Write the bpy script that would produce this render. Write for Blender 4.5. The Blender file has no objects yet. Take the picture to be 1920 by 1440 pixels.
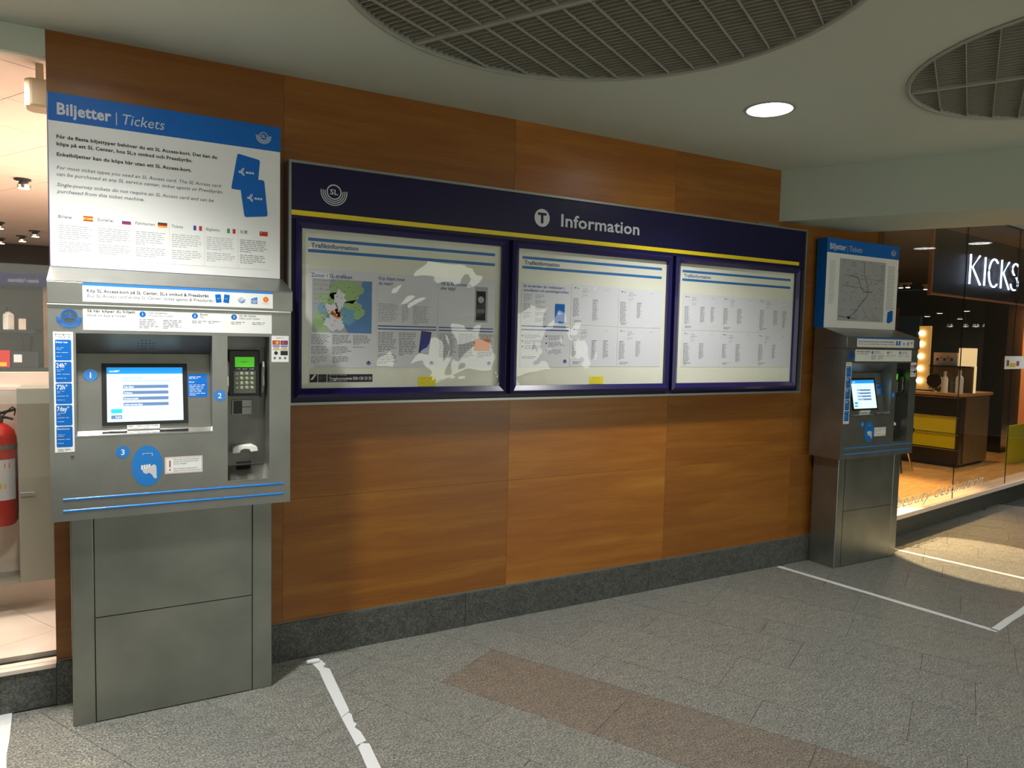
import bpy, bmesh, math, random
from math import sin, cos, pi, radians, sqrt
from mathutils import Vector, Matrix
random.seed(7)
C = bpy.context.scene.collection
SC = bpy.context.scene

# ---------------------------------------------------------------- camera, light, exposure
cam_d = bpy.data.cameras.new('camera'); cam = bpy.data.objects.new('camera', cam_d); C.objects.link(cam)
cam_d.sensor_width = 36; cam_d.lens = 1358.1/1920*36; cam_d.clip_start = .02; cam_d.clip_end = 100
YAW, PITCH, ROLL = .5118, -.0633, .0223
fw = Vector((sin(YAW)*cos(PITCH), cos(YAW)*cos(PITCH), sin(PITCH)))
rt = Vector((cos(YAW), -sin(YAW), 0)); up = rt.cross(fw)
r2 = cos(ROLL)*rt + sin(ROLL)*up; u2 = -sin(ROLL)*rt + cos(ROLL)*up
m = Matrix((r2, u2, -fw)).transposed().to_4x4(); m.translation = (0, -3.553, 1.6)
cam.matrix_world = m; SC.camera = cam
wd = bpy.data.worlds.new('world'); SC.world = wd; wd.use_nodes = True
wd.node_tree.nodes['Background'].inputs[0].default_value = (.8, .85, .8, 1)
wd.node_tree.nodes['Background'].inputs[1].default_value = .12
SC.view_settings.view_transform = 'Standard'; SC.view_settings.look = 'None'
SC.view_settings.gamma = 1; SC.view_settings.use_curve_mapping = False
SC.view_settings.exposure = 0.5
SC.cycles.max_bounces = 8
# downlights of the hall: (x, y, watts, spread in degrees)
DOWNLIGHTS = [(2.985, -.873, 105, 120), (-.1, -.90, 175, 120), (4.9, -4.2, 110, 130), (1.4, -4.6, 120, 130), (-2.6, -4.2, 110, 130),
              (6.6, -2.6, 50, 130), (9.05, -.75, 40, 120), (8.9, -.15, 30, 110)]
LAMP_EMIT = 30
SHOP_WARM = (1, .62, .28)
LIGHTS = []
def light(name, kind, loc, watts, col=(1, 1, 1), target=None, size=.1, spot=None, blend=.5, sizey=None):
    l = bpy.data.lights.new(name, kind); l.energy = watts; l.color = col
    if kind == 'AREA':
        l.size = size
        if sizey: l.shape = 'RECTANGLE'; l.size_y = sizey
    else: l.shadow_soft_size = size
    if spot: l.spot_size = radians(spot); l.spot_blend = blend
    o = bpy.data.objects.new(name, l); C.objects.link(o); o.location = loc
    if target: o.rotation_euler = (Vector(target)-Vector(loc)).to_track_quat('-Z', 'Y').to_euler()
    return o
# added fill lights behind the photographer, standing for unseen lit shop fronts
light('hall_light', 'AREA', (-.5, -8.9, 1.5), 42, (.97, 1, .88), target=(-.5, 0, 1.5), size=6, sizey=2.0)
light('hall_light', 'AREA', (6.4, -8.9, 1.15), 62, (.97, 1, .84), target=(6.4, 0, 1.15), size=2.6, sizey=1.6)
# light inside the two shops
light('shop_light', 'AREA', (-1.6, 2.5, 2.7), 340, (1, .86, .77), target=(-1.6, 2.5, 0), size=3, sizey=3)
light('shop_light', 'AREA', (-.9, .45, 2.7), 40, (1, .86, .77), target=(-.9, .45, 0), size=1, sizey=.5)
light('shop_spot', 'SPOT', (5.85, 1.35, 2.7), 1200, (1, .72, .42), target=(5.80, -.60, 0), size=.012, spot=22, blend=.2)
light('shop_spot', 'SPOT', (6.35, .85, 2.7), 560, SHOP_WARM, target=(6.35, .75, 0), size=.05, spot=62, blend=.6)
light('shop_spot', 'SPOT', (7.0, .75, 2.72), 110, SHOP_WARM, target=(7.6, 1.6, 0), size=.05, spot=75, blend=.8)
light('shop_spot', 'SPOT', (9.2, 1.4, 2.7), 90, SHOP_WARM, target=(9.2, 1.4, 0), size=.05, spot=90, blend=.8)

light('shop_spot', 'SPOT', (11.3, 1.2, 2.7), 420, (1, .75, .5), target=(12.3, 2.0, .9), size=.05, spot=70, blend=.6)

# ---------------------------------------------------------------- materials
def mat(name, col=(.5, .5, .5), rough=.5, metal=0, emit=None, estr=1, spec=.5, coat=0):
    m = bpy.data.materials.new(name); m.use_nodes = True
    b = m.node_tree.nodes['Principled BSDF']
    b.inputs['Base Color'].default_value = (*col, 1); b.inputs['Roughness'].default_value = rough
    b.inputs['Metallic'].default_value = metal; b.inputs['Specular IOR Level'].default_value = spec
    b.inputs['Coat Weight'].default_value = coat
    if emit: b.inputs['Emission Color'].default_value = (*emit, 1); b.inputs['Emission Strength'].default_value = estr
    return m
def nd(m, t, **k):
    n = m.node_tree.nodes.new(t)
    for a, v in k.items(): setattr(n, a, v)
    return n
def lk(m, a, b): m.node_tree.links.new(a, b)
def coords(m, scale=(1, 1, 1), rot=(0, 0, 0), rnd=False):
    tc = nd(m, 'ShaderNodeTexCoord'); mp = nd(m, 'ShaderNodeMapping')
    mp.inputs['Scale'].default_value = scale; mp.inputs['Rotation'].default_value = rot
    lk(m, tc.outputs['Object'], mp.inputs['Vector'])
    if rnd:
        oi = nd(m, 'ShaderNodeObjectInfo'); ml = nd(m, 'ShaderNodeMath', operation='MULTIPLY'); ml.inputs[1].default_value = 37
        lk(m, oi.outputs['Random'], ml.inputs[0]); cb = nd(m, 'ShaderNodeCombineXYZ')
        lk(m, ml.outputs[0], cb.inputs[0]); lk(m, ml.outputs[0], cb.inputs[1]); lk(m, ml.outputs[0], cb.inputs[2])
        lk(m, cb.outputs[0], mp.inputs['Location'])
    return mp.outputs[0]
def noise(m, vec, sc, det=4, rough=.5, dist=0):
    n = nd(m, 'ShaderNodeTexNoise'); n.inputs['Scale'].default_value = sc; n.inputs['Detail'].default_value = det
    n.inputs['Roughness'].default_value = rough; n.inputs['Distortion'].default_value = dist
    lk(m, vec, n.inputs['Vector']); return n.outputs['Fac']
def ramp(m, fac, stops):
    r = nd(m, 'ShaderNodeValToRGB'); e = r.color_ramp.elements
    while len(e) < len(stops): e.new(.5)
    for i, (p, c) in enumerate(stops): e[i].position = p; e[i].color = (*c, 1)
    lk(m, fac, r.inputs[0]); return r.outputs[0]
def mixc(m, a, b, f, mode='MIX'):
    x = nd(m, 'ShaderNodeMix', data_type='RGBA', blend_type=mode)
    if isinstance(f, float): x.inputs[0].default_value = f
    else: lk(m, f, x.inputs[0])
    for s, v in ((x.inputs[6], a), (x.inputs[7], b)):
        if isinstance(v, tuple): s.default_value = (*v, 1)
        else: lk(m, v, s)
    return x.outputs[2]
def setb(m, out, inp): lk(m, out, m.node_tree.nodes['Principled BSDF'].inputs[inp])
def bump(m, h, s, d=.002):
    b = nd(m, 'ShaderNodeBump'); b.inputs['Strength'].default_value = s; b.inputs['Distance'].default_value = d
    lk(m, h, b.inputs['Height']); setb(m, b.outputs[0], 'Normal')
def maprange(m, f, a, b):
    r = nd(m, 'ShaderNodeMapRange'); r.inputs['To Min'].default_value = a; r.inputs['To Max'].default_value = b
    lk(m, f, r.inputs['Value']); return r.outputs[0]

def wood_mat():
    """veneer: grain runs along x in world space, each board's own offset and tone come from its object colour"""
    m = mat('cherry_veneer', rough=.34, spec=.5)
    g = nd(m, 'ShaderNodeNewGeometry'); oi = nd(m, 'ShaderNodeObjectInfo')
    ml = nd(m, 'ShaderNodeMath', operation='MULTIPLY'); ml.inputs[1].default_value = 31; lk(m, oi.outputs['Alpha'], ml.inputs[0])
    cb = nd(m, 'ShaderNodeCombineXYZ'); lk(m, ml.outputs[0], cb.inputs[0]); lk(m, ml.outputs[0], cb.inputs[1])
    va = nd(m, 'ShaderNodeVectorMath', operation='ADD'); lk(m, g.outputs['Position'], va.inputs[0]); lk(m, cb.outputs[0], va.inputs[1])
    def mp(sc):
        q = nd(m, 'ShaderNodeMapping'); q.inputs['Scale'].default_value = sc; lk(m, va.outputs[0], q.inputs['Vector']); return q.outputs[0]
    n1 = noise(m, mp((.42, 1, 5.5)), 2.2, 6, .6, .5); n2 = noise(m, mp((1.5, 1, 60)), 3, 4, .6)
    c1 = ramp(m, n1, [(.25, (.25, .082, .009)), (.45, (.30, .104, .011)), (.62, (.35, .138, .016)), (.82, (.45, .205, .032))])
    c2 = ramp(m, n2, [(.3, (.86, .84, .80)), (.7, (1.05, 1.04, 1.03))])
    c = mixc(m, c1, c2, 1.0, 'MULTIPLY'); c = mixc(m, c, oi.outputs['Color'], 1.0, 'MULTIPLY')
    setb(m, c, 'Base Color'); setb(m, maprange(m, n2, .28, .42), 'Roughness'); bump(m, n2, .08)
    return m
def granite_mat(name, a, b, c, rough=.36):
    m = mat(name, rough=rough, spec=.5)
    v = coords(m, rnd=False); n1 = noise(m, v, 120, 3, .8); v2 = coords(m, (7, 16, 10), (0, 0, radians(25))); n2 = noise(m, v2, 2.2, 5, .65, .8)
    c1 = ramp(m, n1, [(.36, a), (.5, b), (.64, c)])
    c2 = ramp(m, n2, [(.3, (.72, .72, .76)), (.55, (1, 1, .96)), (.75, (1.2, 1.18, 1.08))])
    cc = mixc(m, c1, c2, 1.0, 'MULTIPLY')
    oi = nd(m, 'ShaderNodeObjectInfo')
    cc = mixc(m, cc, ramp(m, oi.outputs['Random'], [(0, (.96, .96, .97)), (.5, (1, .99, .98)), (1, (1.04, 1.03, 1.01))]), 1.0, 'MULTIPLY')
    setb(m, cc, 'Base Color'); setb(m, maprange(m, n1, rough-.08, rough+.12), 'Roughness'); bump(m, n1, .15, .001)
    return m
def steel_mat(name, col, rough, vertical=False):
    m = mat(name, col, rough, .85)
    v = coords(m, (60, 60, .8) if vertical else (.8, 4, 90)); n = noise(m, v, 6, 3, .6)
    v2 = coords(m); n2 = noise(m, v2, 5, 3, .5)
    setb(m, maprange(m, n, rough-.07, rough+.1), 'Roughness'); bump(m, n, .06, .001)
    c = ramp(m, n2, [(.3, tuple(x*.86 for x in col)), (.7, tuple(min(1, x*1.1) for x in col))]); setb(m, c, 'Base Color')
    return m
def plaster_mat(name, col):
    m = mat(name, col, .9, spec=.2); v = coords(m); n = noise(m, v, 90, 4, .6)
    bump(m, n, .15, .002); n2 = noise(m, v, 1.2, 3)
    setb(m, ramp(m, n2, [(.3, tuple(x*.95 for x in col)), (.7, col)]), 'Base Color'); return m
def glass_mat(name, tint=(1, 1, 1), rough=.0, bumpy=False, ior=1.5):
    m = bpy.data.materials.new(name); m.use_nodes = True; nt = m.node_tree; nt.nodes.remove(nt.nodes['Principled BSDF'])
    out = nt.nodes['Material Output']; t = nd(m, 'ShaderNodeBsdfTransparent'); t.inputs[0].default_value = (*tint, 1)
    g = nd(m, 'ShaderNodeBsdfGlossy'); g.inputs['Roughness'].default_value = rough
    lw = nd(m, 'ShaderNodeLayerWeight'); lw.inputs[0].default_value = .5; pw = nd(m, 'ShaderNodeMath', operation='POWER'); pw.inputs[1].default_value = 5
    lk(m, lw.outputs['Facing'], pw.inputs[0]); fr = nd(m, 'ShaderNodeMapRange'); fr.inputs['To Min'].default_value = ((ior-1)/(ior+1))**2; fr.inputs['To Max'].default_value = 1
    lk(m, pw.outputs[0], fr.inputs['Value']); mx = nd(m, 'ShaderNodeMixShader')
    lk(m, fr.outputs[0], mx.inputs[0]); lk(m, t.outputs[0], mx.inputs[1]); lk(m, g.outputs[0], mx.inputs[2]); lk(m, mx.outputs[0], out.inputs[0])
    if bumpy:
        v = coords(m, (1, 1, 1)); n = noise(m, v, 3.2, 2, .4, 1.2)
        b = nd(m, 'ShaderNodeBump'); b.inputs['Strength'].default_value = .35; b.inputs['Distance'].default_value = .02
        lk(m, n, b.inputs['Height']); lk(m, b.outputs[0], g.inputs['Normal'])
    return m
M = dict(
    wood=wood_mat(),
    granite=granite_mat('grey_granite', (.07, .073, .075), (.205, .21, .198), (.43, .435, .39)),
    pink=granite_mat('brown_granite', (.085, .072, .060), (.195, .165, .138), (.36, .32, .27)),
    plinth=granite_mat('dark_granite', (.035, .038, .036), (.075, .08, .075), (.15, .155, .145), .45),
    joint=mat('joint_grout', (.05, .05, .045), .9),
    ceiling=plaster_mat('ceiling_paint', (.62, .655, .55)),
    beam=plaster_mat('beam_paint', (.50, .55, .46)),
    hallwall=plaster_mat('hall_wall_paint', (.30, .30, .27)),
    steel=steel_mat('brushed_steel', (.32, .32, .30), .34),
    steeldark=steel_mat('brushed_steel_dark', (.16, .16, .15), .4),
    steelped=steel_mat('pedestal_steel', (.29, .30, .27), .30),
    chrome=mat('polished_steel', (.8, .8, .78), .16, 1),
    alu=mat('grey_aluminium', (.30, .31, .29), .35, .7),
    black=mat('black_plastic', (.012, .012, .012), .4),
    gap=mat('dark_gap', (.008, .008, .008), .8),
    navy=mat('navy_enamel', (.012, .008, .085), .28, coat=.3),
    navyhead=mat('navy_header', (.007, .005, .045), .38, spec=.3),
    yellow=mat('yellow_enamel', (.85, .66, .01), .4),
    blue=mat('sign_blue', (.001, .135, .53), .45, spec=.3),
    bluetape=mat('blue_stripe', (.01, .20, .62), .3, coat=.4),
    postblue=mat('poster_blue', (.02, .16, .46), .5),
    white=mat('sign_white', (.86, .87, .86), .55, spec=.3),
    paper=mat('paper_white', (.72, .73, .78), .6),
    cream=mat('backing_paper', (.66, .66, .57), .6),
    letter=mat('lettering_white', (.85, .85, .85), .5),
    letgrey=mat('lettering_silver', (.62, .65, .68), .4),
    ink=mat('ink_dark', (.04, .04, .045), .8, spec=.1),
    inkgrey=mat('ink_grey', (.16, .17, .19), .8, spec=.1),
    inkpale=mat('ink_pale', (.42, .44, .47), .8, spec=.1),
    inkblue=mat('ink_blue', (.03, .08, .30), .8, spec=.1),
    red=mat('red_paint', (.55, .02, .012), .35), orange=mat('print_orange', (.85, .22, .03), .6),
    green=mat('print_green', (.05, .30, .12), .6), gold=mat('print_gold', (.8, .5, .03), .6), frblue=mat('print_deep_blue', (.04, .05, .30), .6),
    magenta=mat('print_magenta', (.45, .05, .22), .6), sticky=mat('yellow_sticker', (.85, .75, .03), .6),
    land=mat('map_land', (.33, .50, .22), .6), sea=mat('map_sea', (.10, .24, .50), .6), shore=mat('map_shore', (.16, .36, .50), .6),
    mapgrey=mat('map_grey', (.40, .41, .43), .6),
    screen=mat('screen_glow', (.1, .1, .1), .3, emit=(.62, .95, .98), estr=.95),
    screenblue=mat('screen_blue', (.01, .1, .3), .3, emit=(.01, .26, .80), estr=.9),
    screengrey=mat('screen_button', (.05, .08, .15), .3, emit=(.10, .17, .32), estr=.9),
    screenteal=mat('screen_teal', (.02, .3, .35), .3, emit=(.0, .36, .42), estr=.9),
    screenwhite=mat('screen_white', (.6, .6, .6), .3, emit=(.9, 1, 1), estr=1),
    lcd=mat('green_display', (.05, .2, .02), .4, emit=(.06, .42, .01), estr=.7),
    key=mat('keypad_key', (.35, .42, .25), .35, .3),
    tape=mat('white_tape', (.72, .74, .76), .55),
    lamp=mat('lamp_glow', (1, 1, 1), .5, emit=(1, 1, 1), estr=LAMP_EMIT),
    reflector=mat('lamp_reflector', (.9, .9, .9), .2, .6),
    grille=mat('grille_paint', (.36, .35, .28), .6), grillebar=mat('grille_bar_paint', (.38, .38, .32), .6), void=mat('ceiling_void', (.03, .03, .026), .9),
    glass=glass_mat('shop_glass', (.93, .93, .9)), film=glass_mat('cover_film', (.98, .98, .98), .012, True, 1.45),
    clear=glass_mat('clear_plastic', (.92, .92, .92), .05),
    shopceil=mat('shop_ceiling_tile', (.80, .68, .60), .8), shopfloor=mat('shop_floor_tile', (.70, .60, .53), .35),
    shopwall=mat('shop_wall', (.76, .64, .56), .7), greybox=mat('grey_lacquer', (.22, .225, .19), .45),
    warmfloor=mat('warm_floor', (.62, .36, .13), .4), darkshop=mat('dark_shop_wall', (.035, .033, .03), .6),
    darkgloss=mat('black_lacquer', (.018, .016, .014), .2), brownlac=mat('brown_lacquer', (.16, .10, .055), .3),
    ypanel=mat('yellow_print', (.62, .58, .01), .5), orangewood=mat('orange_wood', (.42, .16, .05), .5),
    redwall=mat('red_brown_wall', (.30, .09, .06), .6), teal=mat('blue_panel', (.04, .10, .17), .4),
    neon=mat('neon_tube', (.6, .7, 1), .3, emit=(.55, .68, 1), estr=4), bulb=mat('bulb_glow', (1, .9, .7), .3, emit=(1, .85, .58), estr=8),
    litbox=mat('lit_panel', (.9, .7, .4), .5, emit=(1, .72, .36), estr=.75), spark=mat('spot_glow', (1, 1, 1), .3, emit=(1, .9, .72), estr=12),
    counter=mat('counter_top', (.55, .32, .14), .25), ivory=mat('bottle_white', (.85, .84, .80), .3), beige=mat('beige_plastic', (.50, .42, .30), .5),
    matte=mat('matte_black', (.008, .008, .009), .5, spec=.2), amber=mat('amber_wood', (.55, .32, .10), .4, emit=(1, .55, .15), estr=.22),  # amber frame glows to carry the bulbs' light falling on it
    label=mat('label_red', (.6, .1, .08), .5),
)
def addnoise(name, c1, c2, sc, scale=(1, 1, 1)):
    m = M[name]; setb(m, ramp(m, noise(m, coords(m, scale), sc, 4), [(.3, c1), (.7, c2)]), 'Base Color')
addnoise('warmfloor', (.50, .27, .09), (.72, .45, .18), 4, (1, 6, 1)); addnoise('shopfloor', (.64, .55, .48), (.76, .67, .6), 5)
addnoise('cream', (.76, .76, .64), (.82, .82, .71), 3); addnoise('brownlac', (.12, .07, .035), (.2, .13, .07), 8, (6, 6, 1))

# ---------------------------------------------------------------- mesh helpers
class MB:
    def __init__(s, off=(0, 0, 0)): s.v = []; s.f = []; s.mi = []; s.mats = []; s.off = Vector(off)
    def mid(s, m):
        if m not in s.mats: s.mats.append(m)
        return s.mats.index(m)
    def add(s, vs, fs, m):
        k = len(s.v); s.v += [tuple(Vector(v)-s.off) for v in vs]; i = s.mid(m)
        for f in fs: s.f.append([a+k for a in f]); s.mi.append(i)
    def box(s, x0, x1, y0, y1, z0, z1, m):
        s.add([(x0, y0, z0), (x1, y0, z0), (x1, y1, z0), (x0, y1, z0), (x0, y0, z1), (x1, y0, z1), (x1, y1, z1), (x0, y1, z1)],
              [(0, 3, 2, 1), (4, 5, 6, 7), (0, 1, 5, 4), (1, 2, 6, 5), (2, 3, 7, 6), (3, 0, 4, 7)], m)
    def prism(s, poly, z0, z1, m):            # poly in XY
        n = len(poly); s.add([(x, y, z0) for x, y in poly]+[(x, y, z1) for x, y in poly],
              [list(range(n))[::-1], list(range(n, 2*n))]+[(i, (i+1) % n, n+(i+1) % n, n+i) for i in range(n)], m)
    def xprism(s, prof, x0, x1, m):           # prof in YZ
        n = len(prof); s.add([(x0, y, z) for y, z in prof]+[(x1, y, z) for y, z in prof],
              [list(range(n)), list(range(n, 2*n))[::-1]]+[(i, n+i, n+(i+1) % n, (i+1) % n) for i in range(n)], m)
    def q(s, x0, x1, z0, z1, y, m): s.add([(x0, y, z0), (x1, y, z0), (x1, y, z1), (x0, y, z1)], [(0, 1, 2, 3)], m)
    def poly(s, pts, y, m): s.add([(x, y, z) for x, z in pts], [list(range(len(pts)))], m)
    def yprism(s, pts, y0, y1, m):            # pts in XZ
        n = len(pts); s.add([(x, y0, z) for x, z in pts]+[(x, y1, z) for x, z in pts],
              [list(range(n)), list(range(n, 2*n))[::-1]]+[(i, n+i, n+(i+1) % n, (i+1) % n) for i in range(n)], m)
    def disc(s, x, z, r, y, m, n=28, rz=None): s.poly([(x+r*cos(2*pi*i/n), z+(rz or r)*sin(2*pi*i/n)) for i in range(n)], y, m)
    def arc(s, x, z, r0, r1, a0, a1, y, m, n=24, sx=1):
        vs = []
        for i in range(n+1):
            a = radians(a0+(a1-a0)*i/n); vs += [(x+sx*r0*cos(a), y, z+r0*sin(a)), (x+sx*r1*cos(a), y, z+r1*sin(a))]
        s.add(vs, [(2*i, 2*i+1, 2*i+3, 2*i+2) for i in range(n)], m)
    def lathe(s, prof, c, m, n=20, axis='z'):
        vs = []; k = len(prof)
        for i in range(n):
            a = 2*pi*i/n
            for r, h in prof:
                p = (c[0]+r*cos(a), c[1]+r*sin(a), c[2]+h) if axis == 'z' else ((c[0]+r*cos(a), c[1]+h, c[2]+r*sin(a)) if axis == 'y' else (c[0]+h, c[1]+r*cos(a), c[2]+r*sin(a)))
                vs.append(p)
        fs = [(i*k+j, ((i+1) % n)*k+j, ((i+1) % n)*k+j+1, i*k+j+1) for i in range(n) for j in range(k-1)]
        s.add(vs, fs, m)
    def tube(s, pts, r, m, n=8):
        pts = [Vector(p) for p in pts]; vs = []; k = len(pts)
        for i, p in enumerate(pts):
            t = (pts[min(i+1, k-1)]-pts[max(i-1, 0)]).normalized(); a = t.cross(Vector((0, 0, 1)))
            if a.length < .1: a = t.cross(Vector((1, 0, 0)))
            a.normalize(); b = t.cross(a)
            vs += [p+r*(cos(2*pi*j/n)*a+sin(2*pi*j/n)*b) for j in range(n)]
        fs = [(i*n+j, i*n+(j+1) % n, (i+1)*n+(j+1) % n, (i+1)*n+j) for i in range(k-1) for j in range(n)]
        fs += [list(range(n))[::-1], list(range((k-1)*n, k*n))]
        s.add(vs, fs, m)
    def build(s, name, parent=None, loc=(0, 0, 0), bevel=0, smooth=False, fixn=True):
        me = bpy.data.meshes.new(name); me.from_pydata(s.v, [], s.f)
        for m in s.mats: me.materials.append(m)
        me.polygons.foreach_set('material_index', s.mi)
        if fixn:
            bm = bmesh.new(); bm.from_mesh(me); bmesh.ops.recalc_face_normals(bm, faces=bm.faces); bm.to_mesh(me); bm.free()
        if smooth: me.polygons.foreach_set('use_smooth', [True]*len(me.polygons))
        o = bpy.data.objects.new(name, me); C.objects.link(o); o.location = loc
        if parent: o.parent = parent
        if bevel:
            b = o.modifiers.new('bevel', 'BEVEL'); b.width = bevel; b.segments = 2; b.limit_method = 'ANGLE'; b.angle_limit = radians(40)
        if smooth and not bevel:
            e = o.modifiers.new('split', 'EDGE_SPLIT'); e.split_angle = radians(38)
        return o
_tc = {}
def text_geo(s, bold=0., shear=0.):
    k = (s, bold, shear)
    if k in _tc: return _tc[k]
    cu = bpy.data.curves.new('t', 'FONT'); cu.body = s; cu.size = 1; cu.resolution_u = 2; cu.offset = bold; cu.shear = shear; cu.space_character = 1+bold*1.5
    o = bpy.data.objects.new('t', cu); me = bpy.data.meshes.new_from_object(o)
    vs = [tuple(v.co) for v in me.vertices]; fs = [tuple(p.vertices) for p in me.polygons]
    bpy.data.meshes.remove(me); bpy.data.objects.remove(o); bpy.data.curves.remove(cu)
    _tc[k] = (vs, fs); return _tc[k]
def T(mb, s, x, z, h, y, m, w=None, bold=0., shear=0., anchor='l', z2=None):
    """text with cap height h, left end x, baseline z, facing -y; w fits the width"""
    vs, fs = text_geo(s, bold, shear)
    if not vs: return
    x0 = min(v[0] for v in vs); x1 = max(v[0] for v in vs); sc = h/.70; sx = w/(x1-x0) if w else sc
    if anchor == 'c': x = x-sx*(x1-x0)/2
    mb.add([(x+(v[0]-x0)*sx, y, z+v[1]*sc) for v in vs], fs, m)
def para(mb, x, z, w, n, pitch, y, m, thick=None, rag=.25):
    th = thick or pitch*.38
    for i in range(n):
        ww = w*(1-random.random()*rag) if i < n-1 else w*random.uniform(.3, .7)
        cx = x
        while cx < x+ww-.004:
            l = random.uniform(.008, .026); l = min(l, x+ww-cx); mb.q(cx, cx+l, z-i*pitch-th, z-i*pitch, y, m); cx += l+.004
def sl_logo(mb, x, z, r, y, m, back=None):
    mb.arc(x, z+.16*r, .52*r, .62*r, 0, 360, y, m, 32)
    T(mb, 'SL', x, z-.04*r, .42*r, y, m, w=.66*r, bold=.02, anchor='c')
    for a, b in ((.70, .78), (.86, .94), (1.02, 1.10)): mb.arc(x, z+.16*r, a*r, b*r, 172, 368, y, m, 26)
def access(mb, x, z, w, y, m):
    T(mb, 'a', x, z, w*.19, y, m, w=w*.17, bold=.02); T(mb, 'ess', x+w*.46, z, w*.19, y, m, w=w*.54, bold=.02)
    mb.arc(x+w*.40, z+w*.09, w*.12, w*.16, 100, 260, y, m, 14); mb.arc(x+w*.42, z+w*.09, w*.22, w*.27, 105, 262, y, m, 16)
def rrect(x0, x1, z0, z1, r, n=4):
    out = []
    for cx, cz, a in ((x1-r, z1-r, 0), (x0+r, z1-r, 90), (x0+r, z0+r, 180), (x1-r, z0+r, 270)):
        out += [(cx+r*cos(radians(a+90*i/n)), cz+r*sin(radians(a+90*i/n))) for i in range(n+1)]
    return out
def thing(name, label, cat, loc=(0, 0, 0), rz=0, group=None):
    o = bpy.data.objects.new(name, None); C.objects.link(o); o.location = loc; o.rotation_euler = (0, 0, rz); o.empty_display_size = .1
    return tag(o, label, cat, group)
def tag(o, label=None, cat=None, group=None, kind=None):
    if label: o['label'] = label
    if cat: o['category'] = cat
    if group: o['group'] = group
    if kind: o['kind'] = kind
    return o
def struct(o): o['kind'] = 'structure'; return o
def children(o, allo): return [c for c in allo if c.parent == o]
def copy_tree(o, parent=None, allo=None):
    allo = allo or list(C.objects); c = o.copy(); C.objects.link(c); c.parent = parent
    for ch in children(o, allo): copy_tree(ch, c, allo)
    return c
def clip(poly, hp):       # hp: list of (nx, ny, c) keep nx*x+ny*y >= c
    for nx, ny, c in hp:
        out = []
        for i in range(len(poly)):
            p, q = poly[i], poly[(i+1) % len(poly)]; a = nx*p[0]+ny*p[1]-c; b = nx*q[0]+ny*q[1]-c
            if a >= 0: out.append(p)
            if (a >= 0) != (b >= 0): t = a/(a-b); out.append((p[0]+t*(q[0]-p[0]), p[1]+t*(q[1]-p[1])))
        poly = out
        if len(poly) < 3: return []
    return poly
def area(p): return abs(sum(p[i][0]*p[(i+1) % len(p)][1]-p[(i+1) % len(p)][0]*p[i][1] for i in range(len(p))))/2
GA = radians(-61.5); GD = (cos(GA), sin(GA)); GE = (-sin(GA), cos(GA))     # the building grid: along d, across e
def G(s, t): return (s*GD[0]+t*GE[0], s*GD[1]+t*GE[1])
# shop front frame on the right: a along the glass, b inwards
SA = Vector((.989, .148, 0)).normalized(); SB = Vector((-SA.y, SA.x, 0)); SO = Vector((5.2, -.05, 0)); SROT = math.atan2(SA.y, SA.x)
def shop(a, b, z=0): p = SO+SA*a+SB*b; return (p.x, p.y, z)

# ================================================================ STRUCTURE
# floor: grout bed and stone tiles set on the diagonal grid
fb = MB(); fb.prism([(-5, -9), (15, -9), (15, 1.55), (5.2, .0), (5.2, .1), (-5, .1)], -.12, -.004, M['joint'])
floor = struct(fb.build('floor'))
fo = MB(); fo.prism(clip([(-5, -9), (15, -9), (15, 1.55), (5.2, 0), (-5, .0)], [(0, -1, 5.6)]), -.004, 0, M['granite']); fo.build('floor_tile', floor)
rows = [-.95, -.55, -.25, .19, .61, .91, 1.34, 1.60, 2.0, 2.37, 2.60, 3.02, 3.42, 3.72, 4.14, 4.44, 4.86, 5.16, 5.58, 6.0, 6.42, 6.84, 7.26]
starts = {1.60: 2.21, 1.34: 1.64, 2.0: 3.23, 2.60: 2.63, .91: 1.13, 2.37: 3.0, .61: 1.5}
hp = [(0, -1, .02), (0, 1, -5.6), (1, 0, -5)]
hp2 = [(0, 1, -5.6), (-SB.x, -SB.y, -(SB.x*SO.x+SB.y*SO.y)-.05), (-1, 0, -14)]
nt = 0
for i in range(len(rows)-1):
    t0, t1 = rows[i], rows[i+1]; s0 = starts.get(t0, random.uniform(.5, 1.3)); L = .78
    k = -9
    while k < 9:
        a, b = s0+k*L, s0+(k+1)*L; k += 1
        quad = [G(a+.001, t0+.001), G(b-.001, t0+.001), G(b-.001, t1-.001), G(a+.001, t1-.001)]
        p = clip(quad, hp2 if sum(q[0] for q in quad)/4 > 5.25 else hp)
        if not p or area(p) < .01: continue
        cx = sum(q[0] for q in p)/len(p); cy = sum(q[1] for q in p)/len(p)
        # keep the tiles the photograph could see; the rest is covered by the outer slab
        vx = Vector((cx, cy+3.553)); d = vx.length; ang = math.atan2(vx.x, vx.y)-YAW
        pinkrow = (t0 == .91 and a > 1.0)
        mb = MB(); mb.prism(p, -.006, random.uniform(-.0006, .0), M['pink'] if pinkrow else M['granite'])
        mb.build('floor_tile', floor); nt += 1
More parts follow.
